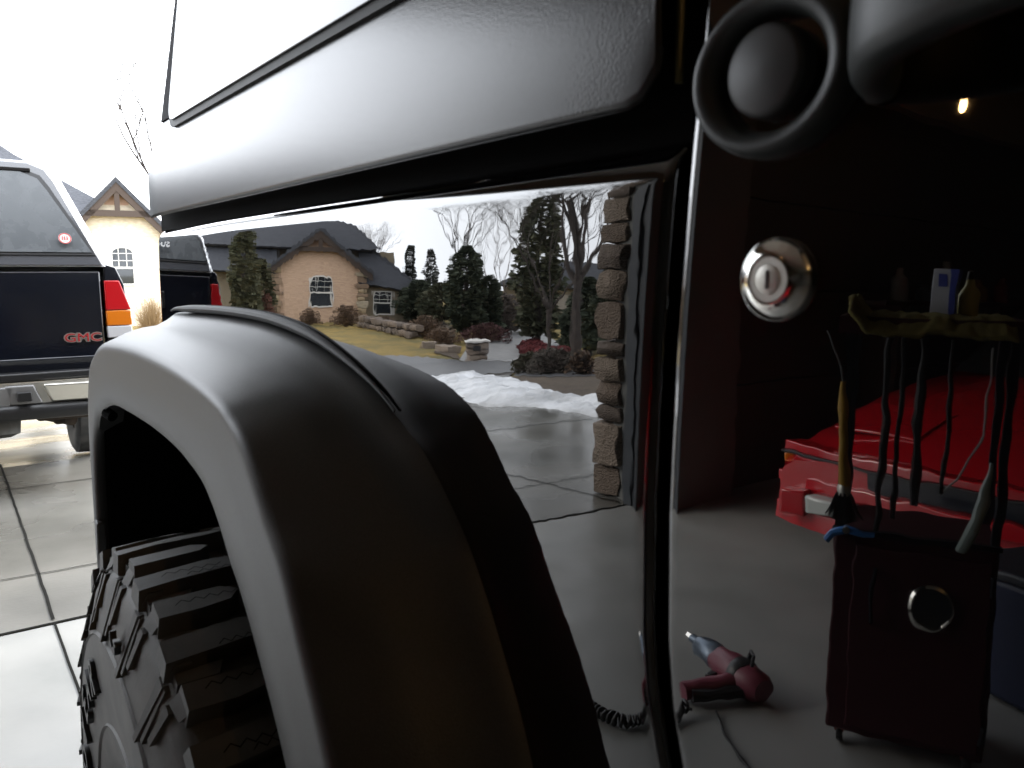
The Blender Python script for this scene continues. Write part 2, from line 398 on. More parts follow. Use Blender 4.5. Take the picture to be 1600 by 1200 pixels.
for j in range(len(zh)-1):
    for i in range(NY):
        q = vs[j*nc+i]; y, z = q[1], q[2]
        if z > WB+.012 and WF+.02 < y < wrear(z)-.03: continue
        a = j*nc+i; fs.append((a, a+1, a+nc+1, a+nc))
ht = MB().add(vs, fs).build('hardtop', M_top, car, ang=180)
b_ = MB().box((.8, .35, 1.96), (1.44, 2.35, .06)); b_.box((1.545, .9, 1.6), (.03, 1.2, .66)); b_.build('hardtop_roof', M_top, ht, bevel=.02)
# side window: seal and tinted pane standing proud of the hardtop
def win_poly(g, rad):
    c = [(WF-g, WB-g), (wrear(WB)+g, WB-g), (wrear(WT)+g, WT+g), (WF-g, WT+g)]; out = []
    for i in range(4):
        p = Vector(c[i]); a = (Vector(c[i-1])-p).normalized(); b = (Vector(c[(i+1) % 4])-p).normalized()
        for k in range(9):
            t = k/8; out.append((p+a*rad)*(1-t)**2+p*2*t*(1-t)+(p+b*rad)*t*t)
    return out
wmap = lambda y, z, o: (-.0042+.10*(z-1.40)-o, y, z+o*.10)
MB().prism(win_poly(.007, .036), wmap, -.035, .0035).build('window_seal', M_rub, ht)
MB().prism(win_poly(-.002, .03), wmap, .003, .0065).build('side_window', M_glass, ht, bevel=.0008)
# rear pillar: added strip, the hardtop corner's shade put into its dark colour
pt = MB(); vs = []
for i in range(25):
    z = lerp(1.418, 1.9, i/24); y1 = wrear(z)+.014; y2 = hrear(z)+.001
    for y in (y1, lerp(y1, y2, .5), y2): vs.append((hx(z)+hpa(y)-.0022, y, z))
    vs.append((hx(z)+hpa(y2)+.03, y2, z))
pt.add(vs, [(4*i+k, 4*i+k+1, 4*i+k+5, 4*i+k+4) for i in range(24) for k in range(3)]); pt.build('pillar_shade_strip', M_pillar_shade, ht, ang=60)

# fender flare: a loft between the car's flank, the ridge and the lip
FW = -.115
st = [catmull([(*p, 0) for p in q], 6) for q in (J, RG, LP)]
sec = []
for (jj, rr, ll) in zip(*st):
    jp = Vector((.004, jj.x, jj.y)); rp = Vector((FW, rr.x, rr.y)); lp = Vector((FW+.004, ll.x, ll.y))
    inw = (lp-rp).normalized()
    nrm = Vector((0, jj.x-1.0, jj.y-.62)).normalized()
    pts = [jp+nrm*-.012+Vector((.008, 0, 0)), jp+Vector((.006, 0, 0)), jp+Vector((.001, 0, 0))]
    base = jp+Vector((-.003, 0, 0))
    rin = rp-inw*.0
    for t in (.0, .12, .3, .5, .7, .86):             # top face, slightly hollow beside the body
        q = base.lerp(rin, t)+nrm*(-.006*math.sin(math.pi*min(1, t/.5))*(t < .5)+.004*math.sin(math.pi*max(0, (t-.45)/.55)))
        pts.append(q)
    c0 = base.lerp(rin, .91)+nrm*.003; c2 = rp+inw*.014+Vector((-.001, 0, 0)); c1 = rp+nrm*.003+Vector((-.002, 0, 0))
    for k in range(1, 6): t = k/6; pts.append(c0*(1-t)**2+c1*2*t*(1-t)+c2*t*t)
    for t in (.0, .25, .5, .75, .93): pts.append((c2).lerp(lp, t)+Vector((-.004*math.sin(math.pi*t), 0, 0)))
    pts += [lp+Vector((.003, 0, 0)), lp+Vector((.014, 0, 0))-inw*.004, lp+Vector((.04, 0, 0))-inw*.012]
    sec.append(pts)
m_ = len(sec[0]); vs = [p for q in sec for p in q]
fl = MB().add(vs, [(i*m_+k, i*m_+k+1, (i+1)*m_+k+1, (i+1)*m_+k) for i in range(len(sec)-1) for k in range(m_-1)])
flare = fl.build('fender_flare', M_flare, car, ang=60)
# added dark band, the flare's reflection as a tube, thinning out towards the front
wp = [(p, p.y) for p in st[0] if .60 < p.x < 1.36]
wl_ = [Vector((-.003, p.x, p.y))+Vector((0, .25, 1)).normalized()*.0055 for p, _ in wp]
MB().tube(wl_, [.0012+.0045*min(1, max(0, (p.x-.60)/.2))*min(1, max(.1, (1.36-p.x)/.12)) for p, _ in wp], 10).build('flare_reflection_band', M_rub, flare)
# clips on the inside of the flare
MB().tube([(-.106, 1.345, .985), (-.10, 1.33, .98)], .008, 10).build('flare_clip', M_void, flare)
MB().box((-.110, 1.46, .76), (.014, .018, .06), (.25, 0, 0)).build('bracket', M_button, flare, bevel=.003)
# wheel arch liner and the body's hidden sides
ln = [(p[0], p[1]-.03) for p in J]
vs = []
for p in ln: vs += [(-.10, lerp(p[0], 1.0, .10), p[1]-.02), (.42, lerp(p[0], 1.0, .04), p[1])]
li = MB().add(vs, [(2*i, 2*i+1, 2*i+3, 2*i+2) for i in range(len(ln)-1)])
li.box((.43, .85, .85), (.02, 1.4, .75)); li.build('arch_liner', M_void, car)
b_ = MB(); b_.box((.80, 1.545, 1.0), (1.42, .03, .52)); b_.box((.80, 1.545, 1.62), (1.36, .03, .62)); b_.build('rear_gate', M_paint, car, bevel=.01)
b_ = MB(); b_.box((1.575, .1, .95), (.03, 2.9, .62)); b_.build('far_side', M_paint, car, bevel=.01)
b_ = MB(); b_.box((.8, .2, .63), (1.44, 2.6, .06)); b_.box((.8, .2, 1.24), (1.3, 2.4, .02)); b_.build('chassis', M_void, car)
b_ = MB(); b_.box((.78, -1.75, .98), (1.22, 1.2, .5)); b_.build('bonnet', M_paint, car, bevel=.05)
b_ = MB(); b_.box((.03, -.9, .98), (.06, .22, .6)); b_.build('cowl', M_paint, car, bevel=.01)
b_ = MB(); b_.prism([(-1.0, 1.27), (-.95, 1.27), (-.62, 1.93), (-.67, 1.93)], lambda a, b, c: (c, a, b), .06, 1.5); b_.build('windscreen', M_glass, car)
b_ = MB(); b_.prism([(-1.2, .98), (-2.3, 1.0), (-2.3, .93), (-1.75, .96), (-1.2, .72)], lambda a, b, c: (c, a, b), -.13, .18); b_.build('front_wing', M_flare, car, bevel=.02)
b_ = MB(); b_.box((.05, -.78, 1.68), (.03, .05, .5)); b_.box((.05, -.2, 1.9), (.03, 1.1, .05)); b_.build('window_frame', M_paint, door, bevel=.004)
MB().prism([(-.75, 1.46), (.26, 1.46), (.26, 1.88), (-.55, 1.88)], lambda a, b, c: (.03+.2*(b-1.46)-c, a, b), 0, .004).build('door_window', M_glass, door)

# wheel
AX = Vector((.022, .98, .436)); RT = .436
whl = place('wheel', None, car); 
def make_wheel_parts():
    o0 = AX; ax = (-1, 0, 0)
    pr = [(.158, .158), (.163, .182), (.18, .188), (.22, .192), (.26, .195), (.30, .1965), (.33, .197), (.36, .19), (.39, .181), (.408, .170), (.413, .155), (.413, .10), (.413, -.08),
          (.408, -.11), (.38, -.13), (.30, -.13), (.158, -.09)]
    ty = MB().lathe(pr, o0, ax, 96, cap=False); return ty.build('tyre', M_tyre, whl, ang=50)
# the wheel is one part: an own mesh for the rim disc, its pieces below it
bpy.data.objects.remove(whl)
rimp = [(.158, .150), (.164, .170), (.157, .174), (.150, .166), (.147, .152), (.143, .150), (.112, .150), (.106, .140), (.100, .06), (0, .05)]
whl = MB().lathe(rimp, AX, (-1, 0, 0), 72, cap=False).build('wheel', M_rim, car, ang=40)
make_wheel_parts()
for k in range(24):
    a = 2*math.pi*k/24+.05
    if k == 0:
        bolt = MB().lathe([(.0085, 0), (.0085, .008), (.006, .012), (0, .0125)], (0, 0, 0), (-1, 0, 0), 6).mesh('bolt', M_brass)
    place('bolt', bolt, whl, (-.128, AX.y+.128*math.cos(a), AX.z+.128*math.sin(a)))
MB().lathe([(.07, .05), (.07, .06), (.045, .08), (0, .082)], AX, (-1, 0, 0), 24).build('hub', M_void, whl)
# tread: every block on its own, turned about the axle
def lug(pts, h, m, x_sign=1, chamfer=.82):
    # outline pts in (x across, t along the circumference in metres), on the top of the tyre
    pts = [(x, t*.76) for x, t in pts]; n = len(pts); vs = []
    cx = sum(p[0] for p in pts)/n; ct = sum(p[1] for p in pts)/n
    for (x, t) in pts: vs.append((x, t, .409))
    for (x, t) in pts: vs.append((cx+(x-cx)*.965, ct+(t-ct)*chamfer, RT-h*0 - max(0, abs(x+.03)-.11)*.12))
    mb = MB().add(vs, [tuple(range(n-1, -1, -1)), tuple(range(n, 2*n))]+[(i, (i+1) % n, n+(i+1) % n, n+i) for i in range(n)])
    for q in (.33, .66):                             # zig-zag sipes cut as fine grooves standing as dark slits
        pass
    return mb.mesh('tread_block', m, True, 30)
LA = lug([(-.178, -.026), (-.135, -.026), (-.075, -.016), (-.045, .004), (-.048, .022), (-.10, .026), (-.178, .020)], .02, M_tyre)
LB = lug([(-.170, -.022), (-.125, -.026), (-.095, -.018), (-.082, .004), (-.10, .022), (-.170, .024)], .02, M_tyre)
LC = lug([(-.060, -.012), (-.03, -.030), (.004, -.020), (.0, .014), (-.028, .030), (-.052, .012)], .02, M_tyre)
LD = lug([(.012, -.018), (.05, -.026), (.075, -.01), (.06, .024), (.022, .028)], .02, M_tyre)
LF = lug([(-.170, -.010), (-.130, -.013), (-.122, .012), (-.170, .011)], .02, M_tyre)
for v in LF.vertices:
    if v.co.z > .417: v.co.z -= .011
LE = lug([(.085, -.026), (.118, -.026), (.118, .024), (.075, .024)], .02, M_tyre)
sip = []
def sipe(x0, x1, t0):
    n = 9; vs = []
    for i in range(n+1):
        x = lerp(x0, x1, i/n); t = t0+(.0028 if i % 2 else -.0028); rad = RT-max(0, abs(x+.03)-.11)*.12+.0004
        vs += [(x, t-.0007, rad), (x, t+.0007, rad)]
    return MB().add(vs, [(2*i, 2*i+1, 2*i+3, 2*i+2) for i in range(n)]).mesh('sipe', M_void, False)
SI = sipe(-.15, -.085, .002); SI2 = sipe(-.125, -.07, -.008)
NL = 46
for k in range(NL):
    a = 2*math.pi*k/NL
    pl = AX
    place('tread_block', LA if k % 2 else LB, whl, pl, (a, 0, 0))
    place('tread_block', LC, whl, pl, (a+.5*2*math.pi/NL, 0, 0))
    place('tread_block', LD, whl, pl, (a+.2, 0, 0))
    place('tread_block', LE, whl, pl, (a+.1, 0, 0))
    if k % 2: place('tread_block', LF, whl, pl, (a+math.pi/NL, 0, 0))
    s_ = math.degrees(a) % 360
    if s_ < 100 or s_ > 290:
        if k % 3: place('sipe', SI, whl, pl, (a+random.uniform(-.008, .008), 0, 0))
        if k % 2: place('sipe', SI2, whl, pl, (a+random.uniform(-.006, .006), 0, 0))
# raised biters on the shoulder of the sidewall, two alternating kinds
def biter(polys, h):
    # quads in (t along, r radius), laid on the outer sidewall at the top of the wheel
    def xr(r): return -interp(r, [.21, .25, .30, .33, .36, .39, .408, .417, .436], [.191, .194, .1965, .197, .19, .181, .170, .163, .158])
    mb = MB()
    for poly in polys:
        n = len(poly); c = (sum(p[0] for p in poly)/n, sum(p[1] for p in poly)/n)
        vs = [(xr(r)+.008, t, r) for t, r in poly]+[(xr(r)-h, c[0]+(t-c[0])*.86, c[1]+(r-c[1])*.96) for t, r in poly]
        mb.add(vs, [tuple(range(n-1, -1, -1)), tuple(range(n, 2*n))]+[(i, (i+1) % n, n+(i+1) % n, n+i) for i in range(n)])
    return mb.mesh('sidewall_lug', M_tyre, False)
BA = biter([[(-.020, .405), (-.004, .405), (-.012, .335), (-.021, .335)], [(-.022, .428), (.014, .428), (.014, .408), (-.021, .407)]], .007)
BB = biter([[(.006, .402), (.018, .402), (.010, .362), (.001, .362)], [(-.016, .428), (.017, .428), (.018, .405), (-.012, .410)]], .006)
BC = biter([[(.010, .404), (.017, .404), (.004, .345), (-.003, .345)]], .005)
for k in range(NL):
    a = 2*math.pi*k/NL
    place('sidewall_lug', BA if k % 2 else BB, whl, AX, (a, 0, 0))
    if k % 2: place('sidewall_lug', BC, whl, AX, (a+.085, 0, 0))
ring = MB().lathe([(.330, .196), (.3325, .199), (.335, .196)], AX, (-1, 0, 0), 96, cap=False); ring.build('sidewall_rib', M_tyre, whl)
ring = MB().lathe([(.215, .191), (.218, .1945), (.221, .191)], AX, (-1, 0, 0), 96, cap=False); ring.build('sidewall_rib', M_tyre, whl)
M_let = mat('raised_lettering', (.016, .016, .016), .5)
def tyre_text(word, rad, size, a_start, step, x):
    for i, ch in enumerate(word):
        if ch == ' ': continue
        me = text_mesh(ch, size, .0035, M_let, off=.0008, sx=.95)
        a = a_start-i*step                            # clockwise seen from outside
        y = AX.y+rad*math.cos(a); z = AX.z+rad*math.sin(a)
        up = Vector((0, math.cos(a), math.sin(a))); nn = Vector((-1, 0, 0)); rt_ = up.cross(nn)
        M = Matrix((rt_, up, nn)).transposed().to_4x4(); M.translation = Vector((x+.022, y, z))
        o = place('raised_letter', me, whl); o.matrix_basis = M
tyre_text('GOODYEAR', .278, .066, R(-24), -.21, -.1985)
tyre_text('LT', .362, .02, R(95), -.06, -.197)

# door handle: cupped ring with a push button, and the grip
HZ, HY = 1.284, .2385
hd = MB().lathe([(.039, -.004), (.0388, .005), (.0375, .0095), (.0355, .0118), (.033, .0120), (.030, .0108), (.0275, .008), (.026, .003), (.0255, -.009), (0, -.009)], (.002, HY, HZ), (-1, 0, 0), 64, (1.09, .93))
hnd = hd.build('door_handle', M_handle, door, ang=50)
MB().lathe([(.0205, -.012), (.0205, .006), (.0198, .0085), (.0175, .0098), (0, .0102)], (.002, HY+.0015, HZ+.001), (-1, 0, 0), 48, (.98, .98)).build('push_button', M_button, hnd, ang=50)
gp = []
path = catmull([(.0, .193, 1.282), (-.018, .186, 1.282), (-.036, .166, 1.284), (-.043, .13, 1.289), (-.046, .07, 1.292), (-.044, .0, 1.293), (-.034, -.04, 1.28), (-.01, -.065, 1.28), (.004, -.07, 1.28)], 6)
vs = []; n = 16
for i, p in enumerate([q+Vector((0, -.004, .005)) for q in path]):
    t = (path[min(i+1, len(path)-1)]-path[max(0, i-1)]).normalized(); sd_ = t.cross(Vector((0, 0, 1))).normalized()
    f = i/(len(path)-1); hh = .0185+.005*max(0, 1-f/.25)**1.5; ww = .0085
    for k in range(n):
        a = 2*math.pi*k/n; c, s_ = math.cos(a), math.sin(a)
        sg = lambda q: math.copysign(abs(q)**.6, q)
        vs.append(p+Vector((0, 0, 1))*hh*sg(s_)+sd_*ww*sg(c))
g_ = MB().add(vs, [(i*n+k, i*n+(k+1) % n, (i+1)*n+(k+1) % n, (i+1)*n+k) for i in range(len(path)-1) for k in range(n)]); g_.build('grip', M_handle, hnd, ang=60)
# door lock: chrome dished bezel, key cylinder and slot
LY, LZ = .2325, 1.195
lk = MB().lathe([(.0186, 0), (.0188, .0015), (.0182, .0032), (.0165, .0048), (.0140, .0062), (.0112, .0072), (.0104, .0072), (.0102, .0066)], (0, LY, LZ), (-1, 0, 0), 64)
lock = lk.build('lock_bezel', M_chrome, door, ang=50)
MB().lathe([(.0102, .006), (.0100, .0068), (.0066, .0068), (.0064, .0072), (.0058, .0074), (0, .0074)], (0, LY, LZ), (-1, 0, 0), 40).build('lock_cylinder', M_chrome2, lock)
MB().box((-.0074, LY, LZ), (.0008, .0015, .0082)).build('key_slot', mat('slot', (.03, .006, .006), .6), lock)

# ------------------------------------------------------------------ pickup with a canopy, tail towards the garage
M_navy = mat('navy_paint', (.006, .0075, .013), .12, coat=.6, bump=.35, bscale=70, bdist=.0006)
M_canopy = mat('canopy_paint', (.065, .067, .075), .2, coat=.8, bump=.25, bscale=80, bdist=.0005)
M_cglass = mat('canopy_glass', (.085, .093, .10), .22, rough2=.34, rscale=14, bump=.3, bscale=90, bdist=.0005)
M_black = mat('black_trim', (.012, .012, .013), .4)
M_red = mat('red_lens', (.42, .008, .012), .12, bump=.4, bscale=60, bdist=.002)
M_amber = mat('amber_lens', (.6, .16, .01), .12, bump=.4, bscale=60, bdist=.002)
M_clear = mat('clear_lens', (.5, .5, .52), .15)
M_rust = mat('rusty_underbody', (.03, .022, .016), .85, c2=(.05, .035, .022), scale=20)
pk = thing('pickup_truck', 'navy pickup with canopy parked tail first on the wet driveway', 'pickup', (-.245, 5.2, -.035), (R(-2.2), 0, 0))
def tp(pts, y): return [(p[0], y, p[1]) for p in pts]
def loft(secs, closed=True):
    n = len(secs[0]); vs = [p for q in secs for p in q]; fs = []
    for i in range(len(secs)-1):
        for k in range(n if closed else n-1): fs.append((i*n+k, i*n+(k+1) % n, (i+1)*n+(k+1) % n, (i+1)*n+k))
    fs += [tuple(range(n)), tuple((len(secs)-1)*n+k for k in range(n))]
    return MB().add(vs, fs)
# tailgate with a shallow crease and dished handle
MB().box((0, .03, .96), (1.50, .05, .52)).build('tailgate', M_navy, pk, bevel=.012)
tg = MB().box((0, .022, .70), (1.50, .05, .085), (R(8), 0, 0)).build('tailgate_lip', M_navy, pk, bevel=.01)
hb = MB().box((0, .002, 1.06), (.22, .02, .10)).build('tailgate_handle', M_black, pk, bevel=.02)
MB().lathe([(.045, 0), (.05, .006), (.055, 0)], (0, -.008, 1.065), (0, -1, 0), 32, (1.6, 1), cap=False).build('handle_rim', M_canopy, hb)
# body sides with tapered corner posts
for sx in (-1, 1):
    sec = [[(sx*.77, y, .70), (sx*.77, y, 1.262), (sx*.835, y, 1.24), (sx*.875, y, 1.14), (sx*w, y, 1.0), (sx*w, y, .83), (sx*.875, y, .66)] for y, w in ((.02, .882), (.10, .90), (2.0, .93), (5.2, .93))]
    loft(sec).build('body_side', M_navy, pk, bevel=.006)
    lt = MB()
    def lamp(nm, z0, z1, m):
        d = [[(sx*.765, y, z0), (sx*.765, y, z1), (sx*(.90-.05*max(0, z1-1.0)/.16*(z1 > 1.1)), y+.02, z1), (sx*.902, y+.02, z0)] for y in (-.008, .06)]
        return loft(d).build(nm, m, pk, bevel=.006, label={'tail_lamp': None}.get(nm))
    lamp('tail_lamp', .995, 1.165, M_red); lamp('turn_lamp', .905, .992, M_amber); lamp('reversing_lamp', .835, .902, M_clear)
# bumper: ribbed pad, chrome face with recesses, black valance
bp = []
nb = 24
def bump_sec(z0, z1, y0, y1, w=.93, bow=.05):
    secs = []
    for i in range(nb+1):
        u = i/nb*2-1; x = u*w; y = bow*u*u-(0)
        secs.append([(x, y+y0, z0), (x, y+y0, z1), (x, y+y1, z1), (x, y+y1, z0)])
    return loft(secs)
bmp = bump_sec(.455, .625, -.13, -.02).build('bumper', mat('bumper_alloy', (.74, .72, .66), .33, metal=1), pk, bevel=.012)
bump_sec(.625, .668, -.135, .02).build('step_pad', M_black, bmp, bevel=.01)
vs = []
tube_pts = [(lerp(-.95, .95, i/20), -.12+.07*(abs(lerp(-1, 1, i/20)))**4, .462-.012*abs(lerp(-1, 1, i/20))) for i in range(21)]
MB().tube(tube_pts, .045, 14).build('valance', M_black, bmp)
for sx in (-1, 1):
    MB().prism([(.10, .49), (.24, .49), (.27, .60), (.13, .60)] if sx < 0 else [(.24, .50), (.40, .50), (.36, .605), (.22, .605)], lambda a, b, c: (a, c, b), -.142, -.05)  .build('bumper_recess', mat('bumper_grey', (.22, .22, .22), .45, metal=.4), bmp, bevel=.01)
    pr_ = [(.44, .50), (.86, .50), (.86, .60), (.40, .605)]
    MB().prism([(sx*a, b) for a, b in pr_], lambda a, b, c: (a, c+(b-.55)*-.35, b), -.150, -.08).build('bumper_face', mat('bumper_alloy', (.74, .72, .66), .33, metal=1), bmp, bevel=.012)
MB().box((.31, -.155, .545), (.07, .05, .05)).build('hitch_plug', M_black, bmp, bevel=.006)
# canopy: lofted shell, rear frame and lifting window
def sh(wb, wt, zt, y, zb=1.245):
    return [(-wb, y, zb), (-wt-.02, y+.0, zt-.10), (-wt+.02, y, zt-.035), (-wt+.10, y, zt), (0, y, zt+.012), (wt-.10, y, zt), (wt-.02, y, zt-.035), (wt+.02, y, zt-.10), (wb, y, zb)]
def shear(pts, k=.40): return [(p[0], p[1]+k*(p[2]-1.245), p[2]) for p in pts]
M_cwhite = mat('canopy_side_white', (.55, .56, .58), .2, coat=.5)
loft([shear(sh(.775, .56, 1.85, .0)), shear(sh(.82, .60, 1.86, .09)), shear(sh(.835, .62, 1.86, .25), .3), sh(.84, .63, 1.86, 2.45)]).build('canopy', M_cwhite, pk, ang=40, label='pale canopy with dark rear frame')
fr = loft([shear(sh(.765, .55, 1.838, -.012, 1.25)), shear(sh(.765, .55, 1.838, .012, 1.25))]).build('canopy_frame', M_canopy, pk, ang=40, bevel=.006)
fr2 = loft([shear(sh(.735, .525, 1.80, -.020, 1.31)), shear(sh(.735, .525, 1.80, -.004, 1.31))]).build('window_seal', M_black, fr, ang=40)
cw = loft([shear(sh(.715, .508, 1.782, -.026, 1.325)), shear(sh(.715, .508, 1.782, -.008, 1.325))]).build('rear_window', M_cglass, pk, ang=40)
MB().box((0, .20, 1.795), (.92, .03, .02)).build('hinge_bar', M_black, pk, bevel=.004)
MB().lathe([(.0, .03), (.028, .03), (.03, 0)], (0, .0, 1.365), (0, -1, .2), 20).build('window_latch', M_black, cw)
stt = MB().lathe([(.0, .001), (.033, .001), (.033, 0)], (.585, .016, 1.402), (0, -1, .4), 32).build('sticker', mat('sticker_white', (.8, .78, .76), .4), cw)
MB().lathe([(.027, 0), (.027, .0018), (.032, .0018), (.032, 0)], (.585, .015, 1.402), (0, -1, .4), 32, cap=False).build('sticker_ring', mat('sticker_red', (.5, .04, .04), .4), cw)
sk = MB()
for dx in (-.016, -.002, .014): sk.box((.585+dx*.8, .0135, 1.404), (.005, .002, .022), (R(-20), 0, dx*8))
sk.build('sticker_mark', MATS['sticker_red'], cw)
M_white = mat('white_print', (.8, .8, .8), .4)
o = place('lettering', text_mesh('SUCA', .10, .001, M_white, off=.002, sx=1.25), cw); o.location = (-.06, .012, 1.43); o.rotation_euler = (R(90-22), 0, 0)
for m_, ofs, y in ((M_chrome2, .006, 0), (mat('badge_red', (.45, .015, .02), .35), -.0005, -.004)):
    o = place('badge_letters', text_mesh('GMC', .066, .004, m_, off=ofs*.8, sx=1.32), pk); o.location = (.635, .002+y, .842); o.rotation_euler = (R(90), 0, 0)
o = MB().box((-.05, .002, .70), (.5, .004, .008)).build('tailgate_trim', M_chrome2, pk)
# cab and bonnet ahead of the canopy
loft([[(-.86, y, .6), (-.93, y, .9), (-.88, y, 1.2), (.88, y, 1.2), (.93, y, .9), (.86, y, .6)] for y in (2.3, 5.2)]).build('cab_body', M_navy, pk, bevel=.03)
loft([[(-.80, 2.5, 1.2), (-.66, 2.62, 1.72), (.66, 2.62, 1.72), (.80, 2.5, 1.2)], [(-.80, 4.1, 1.2), (-.66, 3.5, 1.72), (.66, 3.5, 1.72), (.80, 4.1, 1.2)]]).build('cab_roof', M_glass, pk, bevel=.03)
def truck_wheel(x, y):
    prof = [(.20, -.10), (.27, -.125), (.33, -.12), (.365, -.10), (.37, 0), (.365, .10), (.33, .12), (.27, .125), (.20, .10)]
    w = MB().lathe(prof, (x, y, .37), (1, 0, 0), 40, cap=False).build('wheel', M_tyre, pk)
    MB().lathe([(0, -.05), (.1, -.03), (.2, -.09), (.205, .1), (0, .1)], (x, y, .37), (1, 0, 0), 24).build('rim', M_rim, w)
for x in (-.79, .79):
    for y in (1.15, 4.45): truck_wheel(x, y)
sp = MB().lathe([(.2, -.09), (.30, -.11), (.35, -.09), (.36, 0), (.35, .09), (.30, .11), (.2, .09)], (-.02, .62, .34), (0, .12, 1), 48, cap=False).build('spare_wheel', M_tyre, pk)
MB().lathe([(.0, -.06), (.14, -.06), (.2, -.08), (.205, .05), (0, .05)], (-.02, .62, .34), (0, .12, 1), 24).build('rim', M_chrome2, sp)
ub = MB(); ub.tube([(-.75, 1.15, .36), (.75, 1.15, .36)], .055, 12); ub.lathe([(.0, -.14), (.13, -.1), (.16, 0), (.13, .1), (0, .14)], (0, 1.15, .36), (0, 1, 0), 16)
ub.box((.52, 1.0, .40), (.09, 1.6, .14)); ub.box((-.52, 1.0, .40), (.09, 1.6, .14)); ub.box((.55, .35, .42), (.34, .5, .10)); ub.box((-.55, .35, .42), (.34, .5, .10)); ub.box((0, 2.5, .5), (1.5, 4.8, .12))
ub.build('underbody', M_rust, pk, bevel=.02)
MB().tube([(.40, 1.6, .33), (.46, .6, .35), (.56, .15, .36)], .035, 12).build('exhaust_pipe', M_rust, pk)

# ------------------------------------------------------------------ houses
M_cream = mat('cream_stone', (.60, .42, .295), .9, c2=(.47, .32, .22), scale=4, bump=1, bscale=7, bdist=.03, stretch=(1, 1, 2.6))
M_stuc = mat('dark_stucco', (.19, .155, .105), .9, c2=(.22, .18, .125), scale=2)
M_timber = mat('dark_timber', (.045, .03, .022), .8)
M_wframe = mat('white_window_frame', (.62, .6, .56), .5)
M_pane = mat('house_window_pane', (.02, .024, .028), .04)
QST = [stone_mesh(40+i, mat('quoin_%d' % i, c, .9, c2=tuple(q*.8 for q in c), scale=5, bump=1, bdist=.02)) for i, c in enumerate([(.38, .29, .18), (.3, .21, .14), (.22, .15, .1), (.42, .35, .25)])]
def window(root, x, y, z0, z1, w, arch=0, rail=.45, cols_=3, rows=3):
    mb = MB(); t = .09; h = z1-z0
    out = [(-w/2, z0), (w/2, z0), (w/2, z1-arch)]+[(w/2*math.cos(math.pi*k/12), z1-arch+arch*math.sin(math.pi*k/12)) for k in range(1, 12)]*(arch > 0)+[(-w/2, z1-arch)]
    inn = [(a*(1-2*t/w), z0+t+(b-z0)*(1-2*t/h)) for a, b in out]
    vs = [(x+a, y-.07, b) for a, b in out]+[(x+a, y-.07, b) for a, b in inn]+[(x+a, y+.03, b) for a, b in out]+[(x+a, y+.03, b) for a, b in inn]
    n = len(out); fs = []
    for i in range(n):
        k = (i+1) % n; fs += [(i, k, n+k, n+i), (i, 2*n+i, 2*n+k, k), (n+i, n+k, 3*n+k, 3*n+i)]
    wd = mb.add(vs, fs).build('window', M_wframe, root, smooth=False)
    MB().add([(x+a, y-.015, b) for a, b in inn], [tuple(range(n))]).build('pane', M_pane, wd, smooth=False)
    m = MB(); zr = z0+h*rail; m.box((x, y-.04, zr), (w-.06, .05, .11))
    for i in range(1, cols_): m.box((x-w/2+w*i/cols_, y-.035, (zr+z1)/2-.03), (.035, .03, z1-zr-.1))
    for i in range(1, rows): m.box((x, y-.035, lerp(zr, z1, i/rows)), (w-.1, .03, .035))
    m.build('muntin', M_wframe, wd, smooth=False)
M_cream_blown = mat('overexposed_cream_stone', (.62, .54, .42), .9, c2=(.5, .43, .32), scale=4, bump=1, bscale=7, bdist=.03, stretch=(1, 1, 2.6))  # the cream stone again, its overexposure put into a paler colour
def gable_front(root, half, eave, apex, depth, beam, m=None):
    MB().prism([(-half, -.6), (half, -.6), (half, eave), (0, apex), (-half, eave)], lambda a, b, c: (a, c, b), 0, depth).build('stone_front', m or M_cream, root, smooth=False)
    sl = (apex-eave)/half; ov = .45
    for sx in (-1, 1):
        n = Vector((sx*sl, 0, 1)).normalized()*.22
        a = Vector((0, 0, apex+.02)); b = Vector((sx*(half+ov), 0, apex+.02-sl*(half+ov)))
        P = [a, b, b+n, a+Vector((0, 0, n.length*1.35))]
        MB().add([(q.x, y, q.z) for y in (-.55, depth+3) for q in P], [(0, 1, 2, 3), (4, 5, 6, 7), (0, 4, 5, 1), (1, 5, 6, 2), (2, 6, 7, 3), (3, 7, 4, 0)]).build('gable_roof', M_roof, root, smooth=False)
        d = (b-a).normalized(); dn = Vector((-d.z*sx, 0, d.x*sx))*(-.34)
        Q = [a-Vector((0, 0, .0)), b, b-Vector((0, 0, .42)), a-Vector((0, 0, .48))]
        MB().add([(q.x, y, q.z) for y in (-.5, -.28) for q in Q], [(0, 1, 2, 3), (4, 5, 6, 7), (0, 4, 5, 1), (1, 5, 6, 2), (2, 6, 7, 3), (3, 7, 4, 0)]).build('barge_board', M_timber, root, smooth=False)
    wb = (apex-beam)/sl
    MB().box((0, -.40, beam), (wb*2+.2, .2, .34)).build('tie_beam', M_timber, root)
    MB().box((0, -.39, (beam+apex)/2), (.26, .16, apex-beam-.1)).build('king_post', M_timber, root)
    MB().box((0, -.015, (beam+apex)/2-.1), (1.2, .02, .5)).build('gable_panel', mat('gable_panel', (.42, .27, .19), .9), root)
def quoins(root, x, y, z1, w=.55):
    z = -.1; i = 0
    while z < z1:
        h = random.uniform(.28, .46); ww = w*(1.25 if i % 2 else .8)
        place('quoin', QST[random.randrange(4)], root, (x, y, z+h/2), (0, 0, 0), (ww, .26, h*.93)); z += h; i += 1
